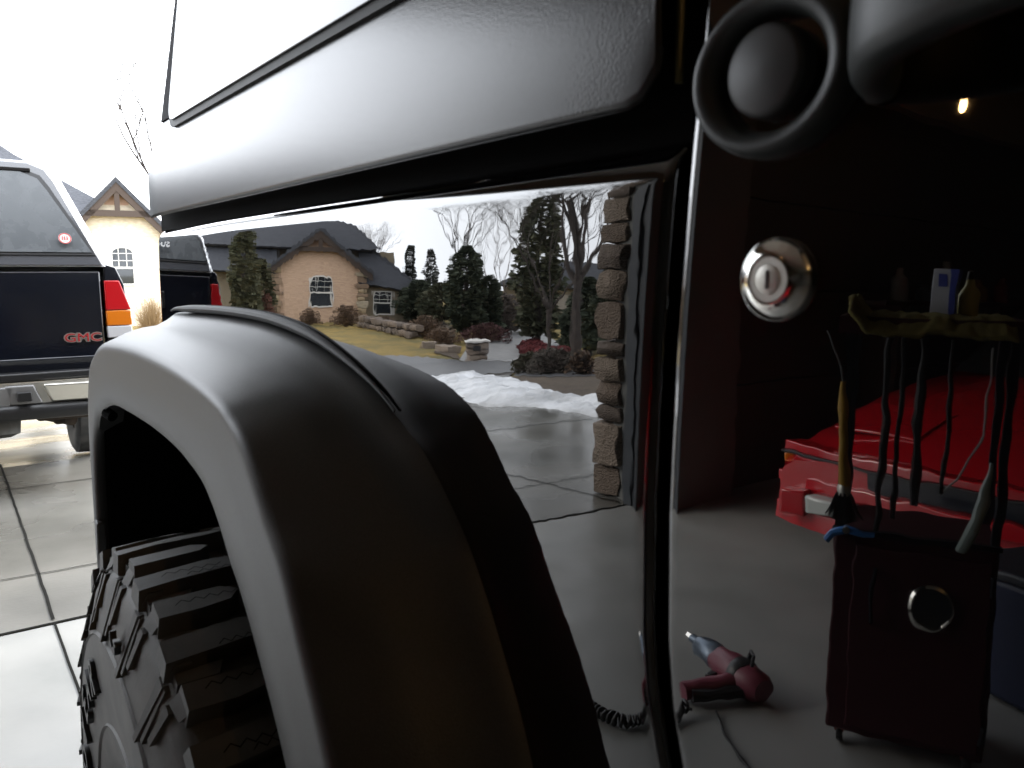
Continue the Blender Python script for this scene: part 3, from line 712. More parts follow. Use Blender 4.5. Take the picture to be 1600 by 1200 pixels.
def roof_poly(root, polys, name='roof'):
    mb = MB()
    for p in polys: mb.add(p, [tuple(range(len(p)))])
    o = mb.build(name, M_roof, root, smooth=False)
    s_ = o.modifiers.new('solid', 'SOLIDIFY'); s_.thickness = .18; s_.offset = -1; return o

hx_, hy_ = polar(-22.1, 54)
hB = thing('house', 'stone gabled house with arched window and long dark roof across the street', 'house', (hx_, hy_, -2.1), (0, 0, R(22.1)))
hB.scale = (1.1, 1.1, 1.1)
gable_front(hB, 2.6, 3.75, 6.35, 6, 5.05)
window(hB, -.1, 0, .95, 3.2, 1.35, .35)
for sx in (-1, 1): quoins(hB, sx*2.45, -.05, 3.4)
MB().box((-4.3, 1.1, 1.1), (3.5, 1.2, 2.6)).build('wing_wall', M_stuc, hB)
window(hB, -3.75, .5, .45, 2.15, 1.2, 0, .5)
MB().box((6.6, 1.6, 1.6), (8, 1.2, 4.1)).build('side_wall', M_stuc, hB)
MB().box((1, 6.5, 2.6), (11, 9, 5.0)).build('main_wall', M_stuc, hB)
roof_poly(hB, [[(-3.4, .8, 5.2), (12, .8, 5.2), (6, 5, 10.2), (.8, 5, 10.2)], [(-3.4, .8, 5.2), (.8, 5, 10.2), (-3.4, 9.4, 5.2)], [(-3.4, 9.4, 5.2), (.8, 5, 10.2), (6, 5, 10.2), (12, 9.4, 5.2)], [(12, .8, 5.2), (12, 9.4, 5.2), (6, 5, 10.2)]])
roof_poly(hB, [[(2.4, -.2, 3.3), (12, -.2, 3.5), (12, 1.3, 5.15), (2.4, 1.3, 5.0)], [(-2.3, -.2, 2.75), (-6.3, -.2, 2.05), (-3.2, 1.6, 5.05), (-2.3, 1.6, 5.05)], [(-6.3, -.2, 2.05), (-6.3, 10, 2.05), (-3.2, 9.0, 5.05), (-3.2, 1.6, 5.05)]], 'lower_roof')
hA = thing('house', 'cream stone gable with arched window seen past the pickup canopy', 'house', (8.5, 50, -2), (0, 0, R(-6)))
gable_front(hA, 2.6, 5.0, 7.8, 6, 6.15, M_cream_blown)
window(hA, .12, 0, 2.25, 4.4, 1.2, .3)
for sx in (-1, 1): quoins(hA, sx*2.45, -.05, 4.6)
MB().box((-7, 3.5, 2.6), (11, 5, 6.4)).build('main_wall', M_cream_blown, hA)
roof_poly(hA, [[(-16, .6, 5.5), (1.6, .6, 5.5), (-5.6, 6, 10.2), (-16, 6, 10.2)], [(1.6, .6, 5.5), (1.6, 12, 5.5), (-5.6, 6, 10.2)], [(-16, 12, 5.5), (-16, 6, 10.2), (-5.6, 6, 10.2), (1.6, 12, 5.5)]])
hx_, hy_ = polar(-40.3, 62)
hC = thing('house', 'low brown house with pale garage door half hidden behind evergreens', 'house', (hx_, hy_, -2), (0, 0, R(40)))
MB().box((0, 3, 1.5), (12, 6, 3.2)).build('wall', M_stuc, hC)
MB().box((1.6, -.03, 1.1), (2.6, .08, 2.2)).build('garage_door', mat('pale_garage_door', (.3, .27, .23), .7), hC)
roof_poly(hC, [[(-6.6, -.6, 3.0), (6.6, -.6, 3.0), (3, 3, 5.4), (-3, 3, 5.4)], [(-6.6, -.6, 3.0), (-3, 3, 5.4), (-6.6, 6.6, 3.0)], [(6.6, -.6, 3.0), (6.6, 6.6, 3.0), (3, 3, 5.4)], [(-6.6, 6.6, 3.0), (-3, 3, 5.4), (3, 3, 5.4), (6.6, 6.6, 3.0)]])
hx_, hy_ = polar(-13.5, 78)
hD = thing('house', 'distant red-brown house with plain gable beyond the pickup', 'house', (hx_, hy_, -2), (0, 0, R(30)))
MB().prism([(-5, 0), (5, 0), (5, 4), (0, 7.2), (-5, 4)], lambda a, b, c: (a, c, b), 0, 9).build('wall', mat('red_brown_cladding', (.16, .095, .08), .9), hD, smooth=False)
roof_poly(hD, [[(-5.5, -.4, 3.7), (0, -.4, 7.25), (0, 9.4, 7.25), (-5.5, 9.4, 3.7)], [(5.5, -.4, 3.7), (5.5, 9.4, 3.7), (0, 9.4, 7.25), (0, -.4, 7.25)]])
window(hD, -1.5, 0, 1.2, 2.8, 1.4, 0)
# dry-laid retaining wall in front of the wing, and the stone mailbox
rw = thing('retaining_wall', 'low rubble retaining wall below the stuccoed wing', 'wall', (0, 0, 0), world=True)
a = Vector((*polar(-24.9, 49), -2)); b = Vector((*polar(-28.7, 40), -2))
n = 13
for i in range(n):
    for rrow in range(2):
        p = a.lerp(b, (i+.5+(.4 if rrow else 0))/n)
        me = STONES[random.choice([0, 2, 3, 5, 6, 8])]
        place('stone', me, rw, (p.x+random.uniform(-.1, .1), p.y+random.uniform(-.1, .1), -1.85+.36*rrow), (0, 0, math.atan2(b.y-a.y, b.x-a.x)), ((b-a).length/n*random.uniform(.8, 1.0), .5, random.uniform(.28, .36)))
px, py = polar(-33.0, 29.5)
mbx = thing('stone_mailbox', 'square stone mailbox pillar with pale cap beside the street', 'mailbox', (px, py, -2.0), (0, 0, R(24)))
for k in range(3):
    for q in range(2): place('stone', STONES[(k*2+q) % 9], mbx, ((q-.5)*.36, 0, .12+.23*k), (0, 0, 0), (.37, .62, .225))
MB().box((0, 0, .74), (.86, .76, .07)).build('cap', mat('pale_cap', (.55, .53, .5), .8), mbx, bevel=.015)
MB().box((.05, -.32, .5), (.28, .04, .2)).build('mail_door', M_black, mbx, bevel=.01)

# ------------------------------------------------------------------ vegetation
M_ever = mat('evergreen_foliage', (.03, .042, .026), .8, c2=(.065, .075, .045), scale=1.4)
M_juni = mat('juniper_foliage', (.06, .065, .032), .85, c2=(.10, .095, .05), scale=1.4)
M_cedar = mat('cedar_foliage', (.042, .05, .026), .85, c2=(.085, .085, .05), scale=1.1)
M_spire = mat('spire_foliage', (.03, .036, .028), .85, c2=(.05, .055, .04), scale=2)
M_bark = mat('grey_brown_bark', (.03, .023, .02), .9, c2=(.05, .04, .034), scale=6)
M_twig = mat('pale_twigs', (.13, .105, .09), .9)
M_dry = mat('dry_brown_leaves', (.11, .07, .045), .9, c2=(.15, .10, .065), scale=3)
M_redgc = mat('red_groundcover', (.15, .028, .03), .9, c2=(.09, .02, .022), scale=3)
M_ochre = mat('ochre_twigs', (.2, .13, .06), .9)
def tuft(mb, p, out, sz, rnd, droop=-.25):
    d = (Vector(out)+Vector((rnd.uniform(-.6, .6), rnd.uniform(-.6, .6), rnd.uniform(-.4, .7)))).normalized()
    s_ = d.cross(Vector((rnd.uniform(-1, 1), rnd.uniform(-1, 1), rnd.uniform(-1, 1)))).normalized()*sz*.42
    tip = p+d*sz+Vector((0, 0, droop*sz))
    mid = p+d*sz*.5
    mb.add([p, mid+s_, tip, mid-s_], [(0, 1, 2, 3)])
def conifer(az, dist, z_top, width, label, m, n=5200, prof=None, group='evergreen trees along the street', name='evergreen_tree', lobes=None, base=None, sz=.30, seed=1):
    rnd = random.Random(seed); x, y = polar(az, dist); gz = G(x, y) if base is None else base
    H = z_top-gz; t = thing(name, label, 'tree', (x, y, gz), group=group)
    MB().tube([(0, 0, -.1), (.02, 0, H*.4), (0, 0, H*.92)], [width*.06+.04, width*.04+.03, .02], 8).build('trunk', M_bark, t)
    prof = prof or [(0, .35), (.08, .8), (.25, 1), (.5, .8), (.75, .48), (.9, .24), (1, .03)]
    mb = MB(); ph = rnd.uniform(0, 99)
    for lx, ly, lh, lw in (lobes or [(0, 0, 1, 1)]):
        for i in range(int(n*lw*lh/len(lobes or [1]))):
            u = rnd.random()**.9; a = rnd.uniform(0, 2*math.pi)
            w = interp(u, [p[0] for p in prof], [p[1] for p in prof])*width/2*lw
            k = noise.noise((math.cos(a)*1.3+ph, math.sin(a)*1.3, u*H*.9)); w *= 1+.58*k
            if noise.noise((math.cos(a)*2+ph, math.sin(a)*2+5, u*H*1.7)) < -.24: continue
            r_ = w*rnd.random()**.45; z = (.04+u*.96)*H*lh
            p = Vector((lx+r_*math.cos(a), ly+r_*math.sin(a), z))
            tuft(mb, p, (math.cos(a)*.8, math.sin(a)*.8, .45), sz*rnd.uniform(.6, 1.25)*(1.1-.5*u), rnd)
    mb.build('crown', m, t, smooth=False)
    return t
def branch_mesh(mb, rnd, p, d, L, r, lev, maxl, up=.12, spread=.5, kids=(2, 4), sides=(7, 6, 5, 4, 3, 3, 3)):
    n = 5 if lev < 2 else 4; pts = [p]; q = Vector(p); dd = Vector(d)
    for i in range(n):
        dd = (dd+Vector((rnd.uniform(-.16, .16), rnd.uniform(-.16, .16), rnd.uniform(-.08, .14)+up*.5))).normalized()
        q = q+dd*(L/n); pts.append(q.copy())
    mb.tube(pts, [lerp(r, r*.55, i/n) for i in range(n+1)], sides[lev], False)
    if lev >= maxl: return
    k = rnd.randint(*kids)
    for c in range(k):
        t = rnd.uniform(.35, 1) if c else 1; i = min(int(t*n), n-1)
        bp_ = pts[i].lerp(pts[i+1], t*n-i) if t < 1 else pts[-1]
        base_d = (pts[min(i+1, n)]-pts[i]).normalized()
        side = Vector((rnd.uniform(-1, 1), rnd.uniform(-1, 1), rnd.uniform(-.3, .5))).normalized()
        nd = (base_d+side*spread*rnd.uniform(.6, 1.3)+Vector((0, 0, up))).normalized()
        branch_mesh(mb, rnd, bp_, nd, L*rnd.uniform(.62, .86), r*rnd.uniform(.45, .62), lev+1, maxl, up, spread, kids, sides)
def bare_tree(az, dist, height, label, m, r=.13, trunk=.3, spread=.5, maxl=5, seed=3, kids=(2, 4), y0=.6, base=None, lean=(0, 0), group='bare winter trees'):
    rnd = random.Random(seed); x, y = polar(az, dist, y0=y0); gz = G(x, y) if base is None else base
    t = thing('bare_tree', label, 'tree', (x, y, gz), group=group)
    MB().tube([(0, 0, -.1), (lean[0]*.3, lean[1]*.3, height*trunk*.5), (lean[0], lean[1], height*trunk)], [r*1.25, r, r*.85], 9).build('trunk', m, t)
    mb = MB()
    for k in range(5):
        a = 2*math.pi*k/5+rnd.uniform(-.4, .4); inc = rnd.uniform(.25, .75)*spread*1.6
        branch_mesh(mb, rnd, Vector((lean[0], lean[1], height*trunk*rnd.uniform(.8, 1))), Vector((math.cos(a)*inc, math.sin(a)*inc, 1)).normalized(), height*.30, r*.55, 1, maxl, .10, spread, kids)
    mb.build('limbs', m, t, ang=80); return t
def shrub(az, dist, h, w, label, m, n=260, seed=5, leaves=0, ml=None, group='winter shrubs', name='shrub', pos=None):
    rnd = random.Random(seed); x, y = pos or polar(az, dist)
    t = thing(name, label, 'shrub', (x, y, G(x, y)), group=group); mb = MB()
    for i in range(n):
        a = rnd.uniform(0, 2*math.pi); e = rnd.uniform(.1, 1.4); L = rnd.uniform(.6, 1)
        r_ = rnd.uniform(0, .25)*w/2
        p = Vector((r_*math.cos(a), r_*math.sin(a), 0)); q = Vector((math.cos(a)*math.cos(e)*w/2*L, math.sin(a)*math.cos(e)*w/2*L, h*math.sin(e)*L))
        mid = p.lerp(q, .55)+Vector((rnd.uniform(-.06, .06), rnd.uniform(-.06, .06), rnd.uniform(.0, .1)))*h
        mb.tube([p, mid, q], [.006*h+.004, .005*h+.003, .002], 3, False)
        for _ in range(3):
            d = Vector((rnd.uniform(-1, 1), rnd.uniform(-1, 1), rnd.uniform(-.2, 1)))*h*.16
            mb.tube([mid.lerp(q, rnd.random()), q+d], [.003, .0015], 3, False)
    mb.build('twigs', m, t, ang=80)
    if leaves:
        lb = MB()
        for i in range(leaves):
            a = rnd.uniform(0, 2*math.pi); e = rnd.uniform(0, 1.5); L = rnd.random()**.4
            p = Vector((math.cos(a)*math.cos(e)*w/2*L, math.sin(a)*math.cos(e)*w/2*L, h*math.sin(e)*L*.95))
            tuft(lb, p, (math.cos(a), math.sin(a), .5), .10*(h+.3), rnd, 0)
        lb.build('leaves', ml or m, t, smooth=False)
    return t
colp = [(0, .7), (.1, .95), (.45, 1), (.75, .8), (.92, .45), (1, .08)]
conifer(-17.2, 48, 5.2, 1.55, 'broad olive juniper column at the near end of the long roof', M_juni, 5200, colp, seed=11, sz=.34)
conifer(-18.4, 50, 2.4, 1.1, 'shorter olive juniper tucked beside the stone gable', M_juni, 3000, colp, seed=12, sz=.32)
conifer(-28.25, 60, 4.3, .62, 'slim dark spire standing alone just past the low wing roof', M_spire, 2600, [(0, .9), (.5, 1), (.9, .8), (1, .2)], seed=13, sz=.30)
conifer(-29.7, 58, 3.9, .8, 'slim dark spire rising out of the evergreen clump', M_spire, 2800, [(0, .9), (.5, 1), (.9, .8), (1, .2)], seed=14, sz=.26)
conifer(-28.9, 54, 1.2, 2.6, 'rounded evergreen beside the end of the low wing', M_ever, 3600, colp, seed=15, sz=.34)
conifer(-30.4, 52, 1.0, 2.4, 'bushy evergreen behind the stone mailbox lawn', M_cedar, 3400, colp, seed=16, sz=.34)
conifer(-32.2, 41, 3.35, 1.95, 'dense dark evergreen standing right behind the stone mailbox', M_ever, 6500, [(0, .5), (.1, .8), (.35, 1), (.6, .92), (.85, .6), (1, .1)], seed=17)
conifer(-33.8, 42, 1.6, 1.2, 'small dark evergreen leaning on the taller one by the mailbox', M_ever, 3000, colp, seed=18)
conifer(-37.3, 36, 8.8, 1.9, 'tall ragged evergreen by the neighbour drive, highest of the evergreens', M_cedar, 7200, [(0, .6), (.1, .85), (.3, 1), (.5, .9), (.62, .6), (.8, .48), (.93, .38), (1, .1)], seed=19, sz=.33)
conifer(-40.9, 33, 1.5, 2.6, 'broad dark spruce behind the forked bare tree', M_ever, 6500, [(0, .9), (.1, 1), (.4, .85), (.7, .5), (1, .05)], seed=21)
conifer(-42.6, 30, 2.1, 2.2, 'dark spruce beside the stone garage jamb', M_ever, 5000, [(0, .9), (.1, 1), (.4, .85), (.7, .5), (1, .05)], seed=22)
bare_tree(-40.2, 22.5, 10.5, 'large forked bare tree on the slope near the garage jamb', M_bark, .14, .26, .5, 6, seed=31, kids=(2, 4), base=-1.2)
bare_tree(-38.2, 27, 9.0, 'bare tree with twisting limbs in front of the tall evergreen', M_bark, .075, .2, .55, 5, seed=36, kids=(3, 4))
bare_tree(-31.9, 46, 11, 'wispy bare tree with fanned branches above the mailbox evergreen', M_bark, .09, .34, .40, 6, seed=33, kids=(2, 4))
bare_tree(-34.6, 50, 10.5, 'pale bare tree between the two tall evergreens', M_twig, .07, .2, .5, 6, seed=34, kids=(2, 4))
bare_tree(-25.2, 82, 9.0, 'small faint bare tree above the long roof', M_twig, .13, .4, .5, 5, seed=35)
bare_tree(-14.9, 58, 6.0, 'brown bare tree beside the pickup canopy', mat('reddish_bark', (.10, .06, .045), .9), .14, .2, .5, 6, seed=37, kids=(2, 4))
bare_tree(15.6, 24, 10.2, 'bare tree with fine twigs showing beside the black hardtop', M_bark, .12, .3, .8, 6, seed=41, kids=(2, 4), y0=0)
shrub(-38.8, 14.8, .48, 1.05, 'grey-brown twiggy dome shrub behind the snow bank', M_twig, 420, 51, 900, mat('grey_leaf', (.07, .062, .05), .9))
shrub(-37.0, 15.6, .40, .75, 'smaller olive twiggy shrub behind the snow bank', M_twig, 260, 52, 900, mat('olive_leaf', (.06, .058, .035), .9))
shrub(-41.0, 13.8, .42, .6, 'low dark shrub near the stone jamb', M_bark, 240, 53, 400, M_dry)
shrub(-34.6, 44, 2.6, 3.4, 'grey bare thicket between the evergreens', M_twig, 500, 54, 700, mat('thicket_leaf', (.10, .085, .075), .9))
shrub(-33.6, 38, .9, 2.6, 'dark red-brown hedge at the edge of the neighbour drive', M_dry, 260, 55, 1200, mat('wine_leaf', (.06, .022, .024), .9))
shrub(-30.6, 37, .75, 1.9, 'rusty low shrub on the lawn near the mailbox', M_dry, 240, 56, 500, M_dry)
shrub(-29.4, 41, 1.1, 2.2, 'brown twiggy shrub at the end of the retaining wall', M_dry, 300, 57, 500, M_dry)
shrub(-23.9, 50, 1.3, 1.9, 'rust brown shrub under the right side of the stone gable', M_dry, 300, 58, 500, M_dry)
shrub(-21.4, 51, 1.0, 1.4, 'rust brown shrub under the arched window', M_dry, 240, 59, 400, M_dry)
shrub(-26.4, 47.5, .7, 2.0, 'dark low shrub beneath the square wing window', M_bark, 220, 60, 600, M_dry)
shrub(0, 0, 1.9, 1.9, 'ochre leafless shrub in front of the cream stone gable', M_ochre, 420, 61, 0, pos=(8.1, 41))
shrub(-18.2, 49, 2.2, 1.6, 'red-brown shrub left of the stone gable corner', M_dry, 300, 62, 500, mat('brick_leaf', (.12, .05, .035), .9))
rg = MB(); rnd = random.Random(3)
A_ = [Vector((*polar(*q), 0)) for q in ((-36.0, 34), (-38.9, 24), (-39.6, 28), (-37.4, 38))]
for i in range(5200):
    u, v = rnd.random(), rnd.random(); p = A_[0].lerp(A_[1], u).lerp(A_[3].lerp(A_[2], u), v*.8)
    p.z = G(p.x, p.y)+rnd.uniform(0, .22); tuft(rg, p, (rnd.uniform(-1, 1), rnd.uniform(-1, 1), .6), .22, rnd, 0)
tag(rg.build('red_groundcover', M_redgc, None, smooth=False), kind='stuff')
for q, sc_, lab in ((( -30.9, 33), (1.0, .7, .35), 'flat tan boulder on the lawn by the rusty shrub'), ((-29.6, 35), (.7, .5, .3), 'small tan boulder left on the lawn edge')):
    x, y = polar(*q); o = place('boulder', STONES[1].copy(), None, (x, y, G(x, y)+.1), (0, 0, q[1]), sc_); tag(o, lab, 'boulder')

# ------------------------------------------------------------------ inside the garage
M_rcar = mat('red_car_paint', (.48, .006, .014), .12, coat=1)
M_smoke = mat('smoked_lens', (.02, .022, .03), .06)
rc = thing('sports_car', 'low red wedge-nosed sports car parked deep in the garage', 'car', (-2.57, 1.30, 0), (0, 0, R(-2)))
# local: nose towards +X, width along Y
def rsec(x, hw, z0, z1, crown=.02, e=.05):
    return [(x, -hw, z0), (x, -hw, (z0+z1)*.55), (x, -hw+.015, z1-e), (x, -hw+.06, z1-.01), (x, -hw*.5, z1+crown), (x, 0, z1+crown*1.3), (x, hw*.5, z1+crown), (x, hw-.06, z1-.01), (x, hw-.015, z1-e), (x, hw, (z0+z1)*.55), (x, hw, z0)]
loft([rsec(.02, .76, .22, .47), rsec(-.06, .80, .20, .50), rsec(-.3, .83, .2, .55), rsec(-.8, .84, .2, .66), rsec(-1.35, .85, .2, .71), rsec(-2.9, .85, .2, .78), rsec(-4.1, .83, .22, .84), rsec(-4.25, .8, .3, .8)]).build('body', M_rcar, rc, ang=50)
def bow(z0, z1, d0, hw, m, nm, ang=50, bev=.006):
    secs = []
    for i in range(25):
        u = i/24*2-1; x = d0-.03-.09*abs(u)**4; y = u*hw
        secs.append([(x, y, z0), (x, y, z1), (x-.09, y*.97, z1), (x-.09, y*.97, z0)])
    return loft(secs).build(nm, m, rc, ang=ang, bevel=bev)
bow(.19, .265, .10, .80, M_rcar, 'lower_lip'); bow(.345, .395, .085, .81, M_rcar, 'bumper'); bow(.478, .515, .06, .80, M_rcar, 'nose_edge')
bow(.265, .345, .03, .78, M_black, 'lower_grille'); bow(.395, .478, .055, .79, M_smoke, 'lamp_band'); bow(.47, .48, .075, .805, M_black, 'bump_strip', bev=.002)
for sy in (-1, 1):
    MB().box((-.085, sy*.765, .437), (.10, .07, .07), (0, 0, sy*R(-30))).build('side_marker', M_amber, rc, bevel=.008)
    MB().box((.045, sy*.50, .305), (.07, .20, .066), (0, 0, sy*R(-6))).build('fog_lamp', mat('fog_lamp_glass', (.55, .58, .56), .1), rc, bevel=.01)
    MB().box((.055, sy*.66, .30), (.08, .10, .10), (0, 0, sy*R(-12))).build('grille_post', M_rcar, rc, bevel=.008)
    MB().box((-.42, sy*.52, .600), (.34, .36, .012), (0, R(11), 0)).build('popup_lamp_lid', M_rcar, rc, bevel=.004)
    MB().lathe([(.18, -.1), (.27, -.11), (.30, -.08), (.30, .08), (.27, .11), (.18, .1)], (-.95, sy*.72, .30), (0, 1, 0), 40, cap=False).build('wheel', M_tyre, rc)
    MB().lathe([(.18, -.1), (.27, -.11), (.30, -.08), (.30, .08), (.27, .11), (.18, .1)], (-3.4, sy*.72, .30), (0, 1, 0), 40, cap=False).build('wheel', M_tyre, rc)
MB().lathe([(0, .05), (.03, .045), (.04, 0)], (.07, .02, .30), (1, 0, 0), 20, (1.6, .8)).build('spot_lamp', mat('yellow_lens', (.55, .5, .03), .2), rc)
loft([[(-1.35, -.72, .73), (-1.35, .72, .73), (-1.36, .70, .74), (-1.36, -.70, .74)], [(-1.9, -.60, 1.14), (-1.9, .60, 1.14), (-1.92, .58, 1.16), (-1.92, -.58, 1.16)], [(-2.7, -.60, 1.15), (-2.7, .60, 1.15), (-2.7, .58, 1.17), (-2.7, -.58, 1.17)], [(-3.5, -.70, .84), (-3.5, .70, .84), (-3.5, .70, .85), (-3.5, -.70, .85)]]).build('cabin', M_glass, rc, ang=40)
MB().box((-2.3, 0, 1.165), (.95, 1.16, .03)).build('roof', M_black, rc, bevel=.012)

# tool cart, narrow, with a cabinet below and a tray on top
ct = thing('tool_cart', 'narrow dark red tool cart with round gauge in its cabinet door', 'cart', (-1.55, .97, 0), (0, 0, R(61)))
ct.scale = (.84, 1, 1)
M_dkred = mat('dark_red_enamel', (.034, .005, .008), .6, spec=.25, bump=.2, bscale=60, bdist=.001)
M_post = mat('cart_frame', (.006, .006, .008), .8, spec=.15)
MB().box((0, .14, .315), (.42, .28, .53)).build('cabinet', M_dkred, ct, bevel=.008)
MB().box((-.02, -.006, .315), (.35, .014, .48)).build('cabinet_door', M_dkred, ct, bevel=.004)
MB().tube([(.10, -.012, .50), (.10, -.035, .49), (.10, -.035, .38), (.10, -.012, .37)], .006, 8).build('door_handle', M_post, ct)
for zz in (.13, .50): MB().tube([(-.198, -.012, zz-.025), (-.198, -.012, zz+.025)], .007, 8).build('hinge', M_post, ct)
MB().box((0, .0, .585), (.43, .02, .012)).build('cabinet_edge', M_post, ct)
gz = MB().lathe([(.055, 0), (.058, .012), (.052, .016), (.048, .008)], (-.05, -.012, .43), (0, -1, 0), 40).build('gauge_rim', M_chrome, ct)
MB().lathe([(.049, .004), (.048, .009), (0, .009)], (-.05, -.012, .43), (0, -1, 0), 32).build('gauge_face', M_glass, gz)
for sx in (-1, 1):
    for y in (.02, .26): MB().box((sx*.20, y, .82), (.022, .022, .54)).build('post', M_post, ct)
    for y in (.04, .24):
        c_ = MB().lathe([(.0, -.010), (.020, -.010), (.023, 0), (.020, .010), (0, .010)], (sx*.17, y, .024), (1, 0, 0), 20).build('castor', M_rub, ct)
        MB().box((sx*.17, y, .042), (.03, .03, .02)).build('fork', mat('castor_fork', (.25, .05, .03), .5), c_)
tr = MB(); tr.box((0, .14, 1.085), (.46, .32, .012)); tr.box((0, -.015, 1.10), (.46, .012, .045)); tr.box((0, .295, 1.10), (.46, .012, .045)); tr.box((-.225, .14, 1.10), (.012, .32, .045)); tr.box((.225, .14, 1.10), (.012, .32, .045))
tr.build('tray', M_dkred, ct)
CM = Matrix.Translation((-1.55, .97, 0)) @ Matrix.Rotation(R(61), 4, 'Z') @ Matrix.Diagonal((.84, 1, 1, 1))
def onc(x, y, z): return tuple(CM @ Vector((x, y, z)))
# things on and around the cart
def cloth(u, v):
    x = lerp(-.20, .20, u); y = lerp(-.05, .28, v)
    z = 1.128+.016*noise.noise((x*16, y*16, 2))+.010*noise.noise((x*40, y*40, 7))
    if v < .12: z -= (.12-v)*.35
    if u > .9: z += (u-.9)*.5
    return Vector((x, y, z))
o = MB().grid(cloth, 50, 40).build('microfibre_towel', mat('yellow_towel', (.13, .105, .025), 1, c2=(.18, .145, .04), scale=60, bump=1, bscale=500, bdist=.002), None, ang=180)
o.scale = (.84, 1, 1); o.location = (-1.55, .97, 0); o.rotation_euler = (0, 0, R(61)); s_ = o.modifiers.new('t', 'SOLIDIFY'); s_.thickness = .012
tag(o, 'crumpled yellow microfibre towel draped over the cart tray', 'towel')
bx = thing('carton', 'white and blue carton standing upright on the yellow towel', 'carton', onc(-.03, .10, 1.13), (0, 0, R(75)))
MB().box((0, 0, .065), (.052, .034, .13)).build('box', mat('carton_white', (.52, .54, .6), .5), bx, bevel=.002)
MB().box((-.019, -.0005, .065), (.0155, .0355, .131)).build('blue_band', mat('carton_blue', (.05, .07, .35), .5), bx)
MB().box((.004, -.0176, .10), (.018, .001, .03)).build('print_block', MATS['carton_blue'], bx)
bt = thing('spray_bottle', 'small yellow bottle next to the white and blue carton', 'bottle', onc(-.09, .12, 1.13))
MB().lathe([(.0, 0), (.02, 0), (.021, .01), (.021, .06), (.015, .075), (.009, .085), (.009, .10), (0, .10)], (0, 0, 0), (0, 0, 1), 20).build('bottle_body', mat('bottle_yellow', (.5, .42, .10), .35), bt)
MB().lathe([(.010, .0), (.010, .025), (0, .028)], (0, 0, .10), (0, 0, 1), 14).build('cap', M_black, bt)
hm = thing('detail_brush', 'yellow handled brush hanging head down from the cart', 'brush', onc(.19, -.05, .66))
MB().tube([(.03, 0, .30), (.026, 0, .24), (.014, 0, .14), (.0, 0, .05)], [.006, .010, .013, .012], 12).build('handle', mat('brush_yellow', (.42, .24, .03), .4), hm)
MB().lathe([(.014, 0), (.016, .02), (.013, .028)], (0, 0, .022), (0, 0, 1), 14).build('ferrule', M_chrome2, hm)
br = MB(); rnd = random.Random(8)
for i in range(220):
    a = rnd.uniform(0, 6.28); r_ = rnd.uniform(0, 1); br.tube([(.014*r_*math.cos(a), .014*r_*math.sin(a), .03), (.045*r_*math.cos(a)-.01, .045*r_*math.sin(a), -.05+.02*r_)], [.0016, .0008], 3, False)
br.build('bristles', M_black, hm)
MB().tube([(.03, 0, .30), (.032, .02, .36), (.03, .05, .42)], .003, 6).build('loop', M_black, hm)
for i, (x, w, lab) in enumerate([(.10, .013, 'black hanging strap nearest the yellow brush'), (.062, .011, 'second black hanging strap from the yellow brush'), (.015, .017, 'broadest black strap hanging under the cart tray'), (-.055, .009, 'thin black cable hanging beside the pale tube')]):
    p = [onc(x+.0035*math.sin(k*.7+i*2)+.002*math.sin(k*2.1+i), -.02-.004*math.cos(k*.9+i), lerp(1.07, .60+.035*i, k/12)) for k in range(13)]
    tag(MB().tube(p, w*.6, 8).build('hanging_strap', M_black, None), lab, 'strap', 'straps hanging under the cart tray')
tag(MB().tube([onc(-.17, .02, .78), onc(-.155, -.03, .70), onc(-.13, -.05, .64), onc(-.11, -.03, .58)], [.004, .012, .014, .010], 10).build('pale_tube', mat('pale_teal_plastic', (.24, .29, .27), .4), None), 'pale teal tube propped against the cart cabinet', 'tube')
tag(MB().tube([onc(-.15, .0, 1.05), onc(-.14, -.03, .85), onc(-.09, -.03, .75), onc(-.05, -.02, .70)], .0025, 6).build('thin_wire', mat('grey_wire', (.3, .3, .3), .4), None), 'thin grey wire trailing down the middle of the cart', 'wire')
cl = thing('blue_clamp', 'bright blue plastic clamp on top corner of the cart cabinet', 'clamp', onc(.17, -.01, .582), (0, 0, R(61)))
MB().tube([(.05, -.01, -.02), (.035, -.012, .0), (.01, -.012, .012), (-.03, -.012, .006), (-.055, -.01, .004)], [.009, .010, .009, .008, .007], 8).build('jaw', mat('clamp_blue', (.03, .16, .45), .4), cl)
MB().lathe([(.0, 0), (.008, 0), (.008, .02), (0, .02)], (.01, -.022, .012), (0, 1, 0), 12).build('pivot', M_chrome2, cl)

tb = thing('shadow_tub', 'added dark blue tub standing in for shadow by the red car', 'tub', (-2.22, .80, 0), (0, 0, R(10)))  # added dark object where the floor by the car is in shadow
MB().box((0, 0, .19), (.34, .46, .36), None, 1.12).build('tub_body', mat('tub_blue', (.012, .018, .05), .5), tb, bevel=.02)
MB().box((0, 0, .385), (.41, .55, .03)).build('lid', mat('tub_lid', (.02, .022, .03), .5), tb, bevel=.01)
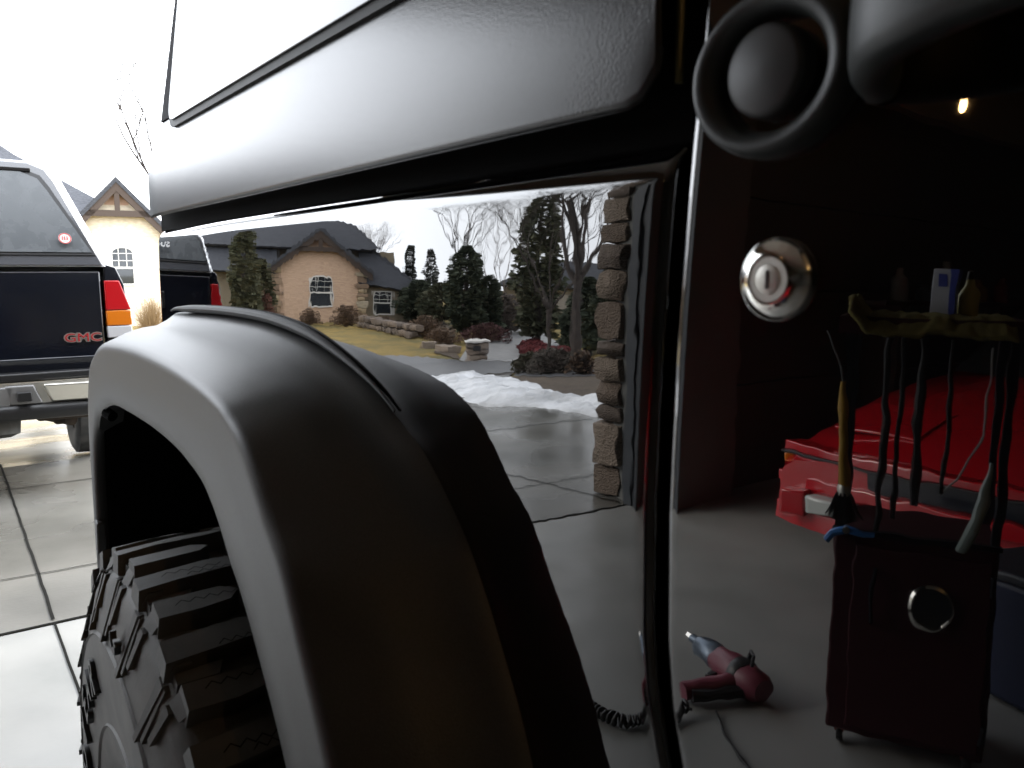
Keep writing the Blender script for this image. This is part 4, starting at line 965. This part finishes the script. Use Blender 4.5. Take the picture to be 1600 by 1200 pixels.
# power tool lying on the floor with its coiled hose
pt_ = thing('impact_wrench', 'maroon pistol-grip impact wrench lying on the garage floor', 'power tool', (-1.50, 1.45, .0), (0, 0, R(97)))
pt_.scale = (1.15, -1.15, 1.15)
M_mar = mat('maroon_plastic', (.16, .035, .055), .4)
MB().lathe([(.0, -.11), (.03, -.108), (.042, -.09), (.046, -.05), (.044, .0), (.038, .03), (.034, .05)], (0, 0, .055), (1, .0, .12), 24).build('motor_housing', M_mar, pt_)
MB().lathe([(.034, .05), (.036, .06), (.030, .11), (.022, .125), (.012, .128), (.012, .15), (0, .15)], (0, 0, .055), (1, 0, .12), 24).build('nose', mat('tool_steel_blue', (.12, .15, .19), .35, metal=.6), pt_)
MB().lathe([(.0078, 0), (.0078, .022), (0, .022)], (.148, 0, .073), (1, 0, .12), 4).build('anvil', M_chrome, pt_)
MB().lathe([(.047, -.02), (.049, -.012), (.049, .0), (.047, .008)], (-.03, 0, .052), (1, 0, .12), 24).build('band', M_black, pt_)
MB().tube([(-.045, .02, .05), (-.03, .075, .04), (-.012, .12, .034), (-.002, .165, .03)], [.026, .024, .022, .024], 14).build('grip', M_mar, pt_)
MB().tube([(-.07, .03, .035), (-.05, .10, .03), (-.028, .155, .028)], [.018, .014, .018], 10).build('grip_pad', M_black, pt_)
MB().box((.015, .055, .04), (.016, .03, .018), (0, 0, R(20))).build('trigger', M_black, pt_, bevel=.004)
MB().tube([(-.035, -.02, .095), (-.05, -.01, .12), (-.07, .0, .118), (-.075, .01, .098)], .005, 8).build('hanger_loop', M_black, pt_)
def coil(pts, rad, pitch, r, name, m, label, cat):
    c = catmull(pts, 10); out = []; ph = 0
    for i in range(len(c)-1):
        t = (c[i+1]-c[i]); L = t.length; t.normalize(); u = t.cross(Vector((0, 0, 1))).normalized(); w = t.cross(u)
        k = max(2, int(L/pitch*8))
        for q in range(k):
            ph += L/k/pitch*2*math.pi; out.append(c[i].lerp(c[i+1], q/k)+u*rad*math.cos(ph)+w*rad*math.sin(ph))
    return tag(MB().tube(out, r, 6).build(name, m, None, ang=80), label, cat)
coil([(-1.27, 1.41, .035), (-1.20, 1.425, .024), (-1.13, 1.44, .022), (-1.07, 1.47, .022), (-1.05, 1.55, .022), (-1.03, 1.75, .022), (-.98, 2.05, .022)], .015, .016, .0055, 'coiled_hose', M_black,
     'black coiled air hose joined to the maroon wrench', 'hose')
tag(MB().tube(catmull([(-1.34, 1.37, .012), (-1.27, 1.28, .008), (-1.22, 1.19, .008), (-1.16, 1.08, .008), (-1.0, .9, .008), (-.9, .5, .008)], 6), .0045, 6).build('air_line', M_black, None),
    'thin dark cable running from the maroon wrench across the floor', 'cable')
def bulb(loc, label, power):
    t = thing('ceiling_bulb', label, 'lamp', loc, group='bare bulbs in the garage')
    MB().lathe([(0, -.04), (.008, -.036), (.013, -.022), (.0145, -.005), (.013, .02), (.011, .042), (.011, .055)], (0, 0, 0), (0, 0, 1), 20).build('bulb', mat('lit_bulb_%d' % power, (1, .7, .35), .3, emit=((1, .56, .2), power)), t)
    MB().lathe([(.016, .05), (.02, .06), (.02, .10), (.012, .11), (0, .112)], (0, 0, 0), (0, 0, 1), 16).build('lampholder', M_black, t)
    MB().tube([(0, 0, .11), (0, 0, 3.11-loc[2])], .003, 6).build('flex', M_black, t)
bulb((-.15, -2.6, 2.5), 'warm bare bulb hanging over the bonnet end of the garage', 95)
bulb((-3.74, 2.07, 2.25), 'warm bare bulb hanging above the red sports car', 9)
# a few things on the back shelf of the garage, dim in the door's reflection
shf = thing('wall_shelf', 'dim timber shelf on the closed garage door side behind the red car', 'shelf', (-5.2, 2.72, 1.12))
MB().box((0, 0, 0), (2.2, .30, .035)).build('board', M_timber, shf)
for sx in (-.9, .9): MB().box((sx, 0, -.57), (.05, .28, 1.10)).build('leg', M_timber, shf)
for x, h, r_, c, lab in ((-4.45, .24, .05, (.3, .32, .33), 'tall grey bottle at the near end of the dim shelf'), (-4.75, .13, .06, (.06, .10, .14), 'squat dark blue jar on the dim shelf'),
                         (-5.0, .3, .045, (.35, .36, .38), 'tallest pale bottle on the dim shelf'), (-5.4, .17, .06, (.3, .2, .08), 'brown jar on the dim shelf'), (-5.75, .2, .05, (.25, .05, .04), 'dull red can at the far end of the dim shelf')):
    tag(MB().lathe([(0, 0), (r_, 0), (r_*1.03, h*.65), (r_*.5, h*.8), (r_*.45, h), (0, h)], (x, 2.70, 1.138), (0, 0, 1), 16).build('bottle', mat('jar_%s' % h, c, .2), None), lab, 'bottle')
for o in ROOTS:
    del o['_world']
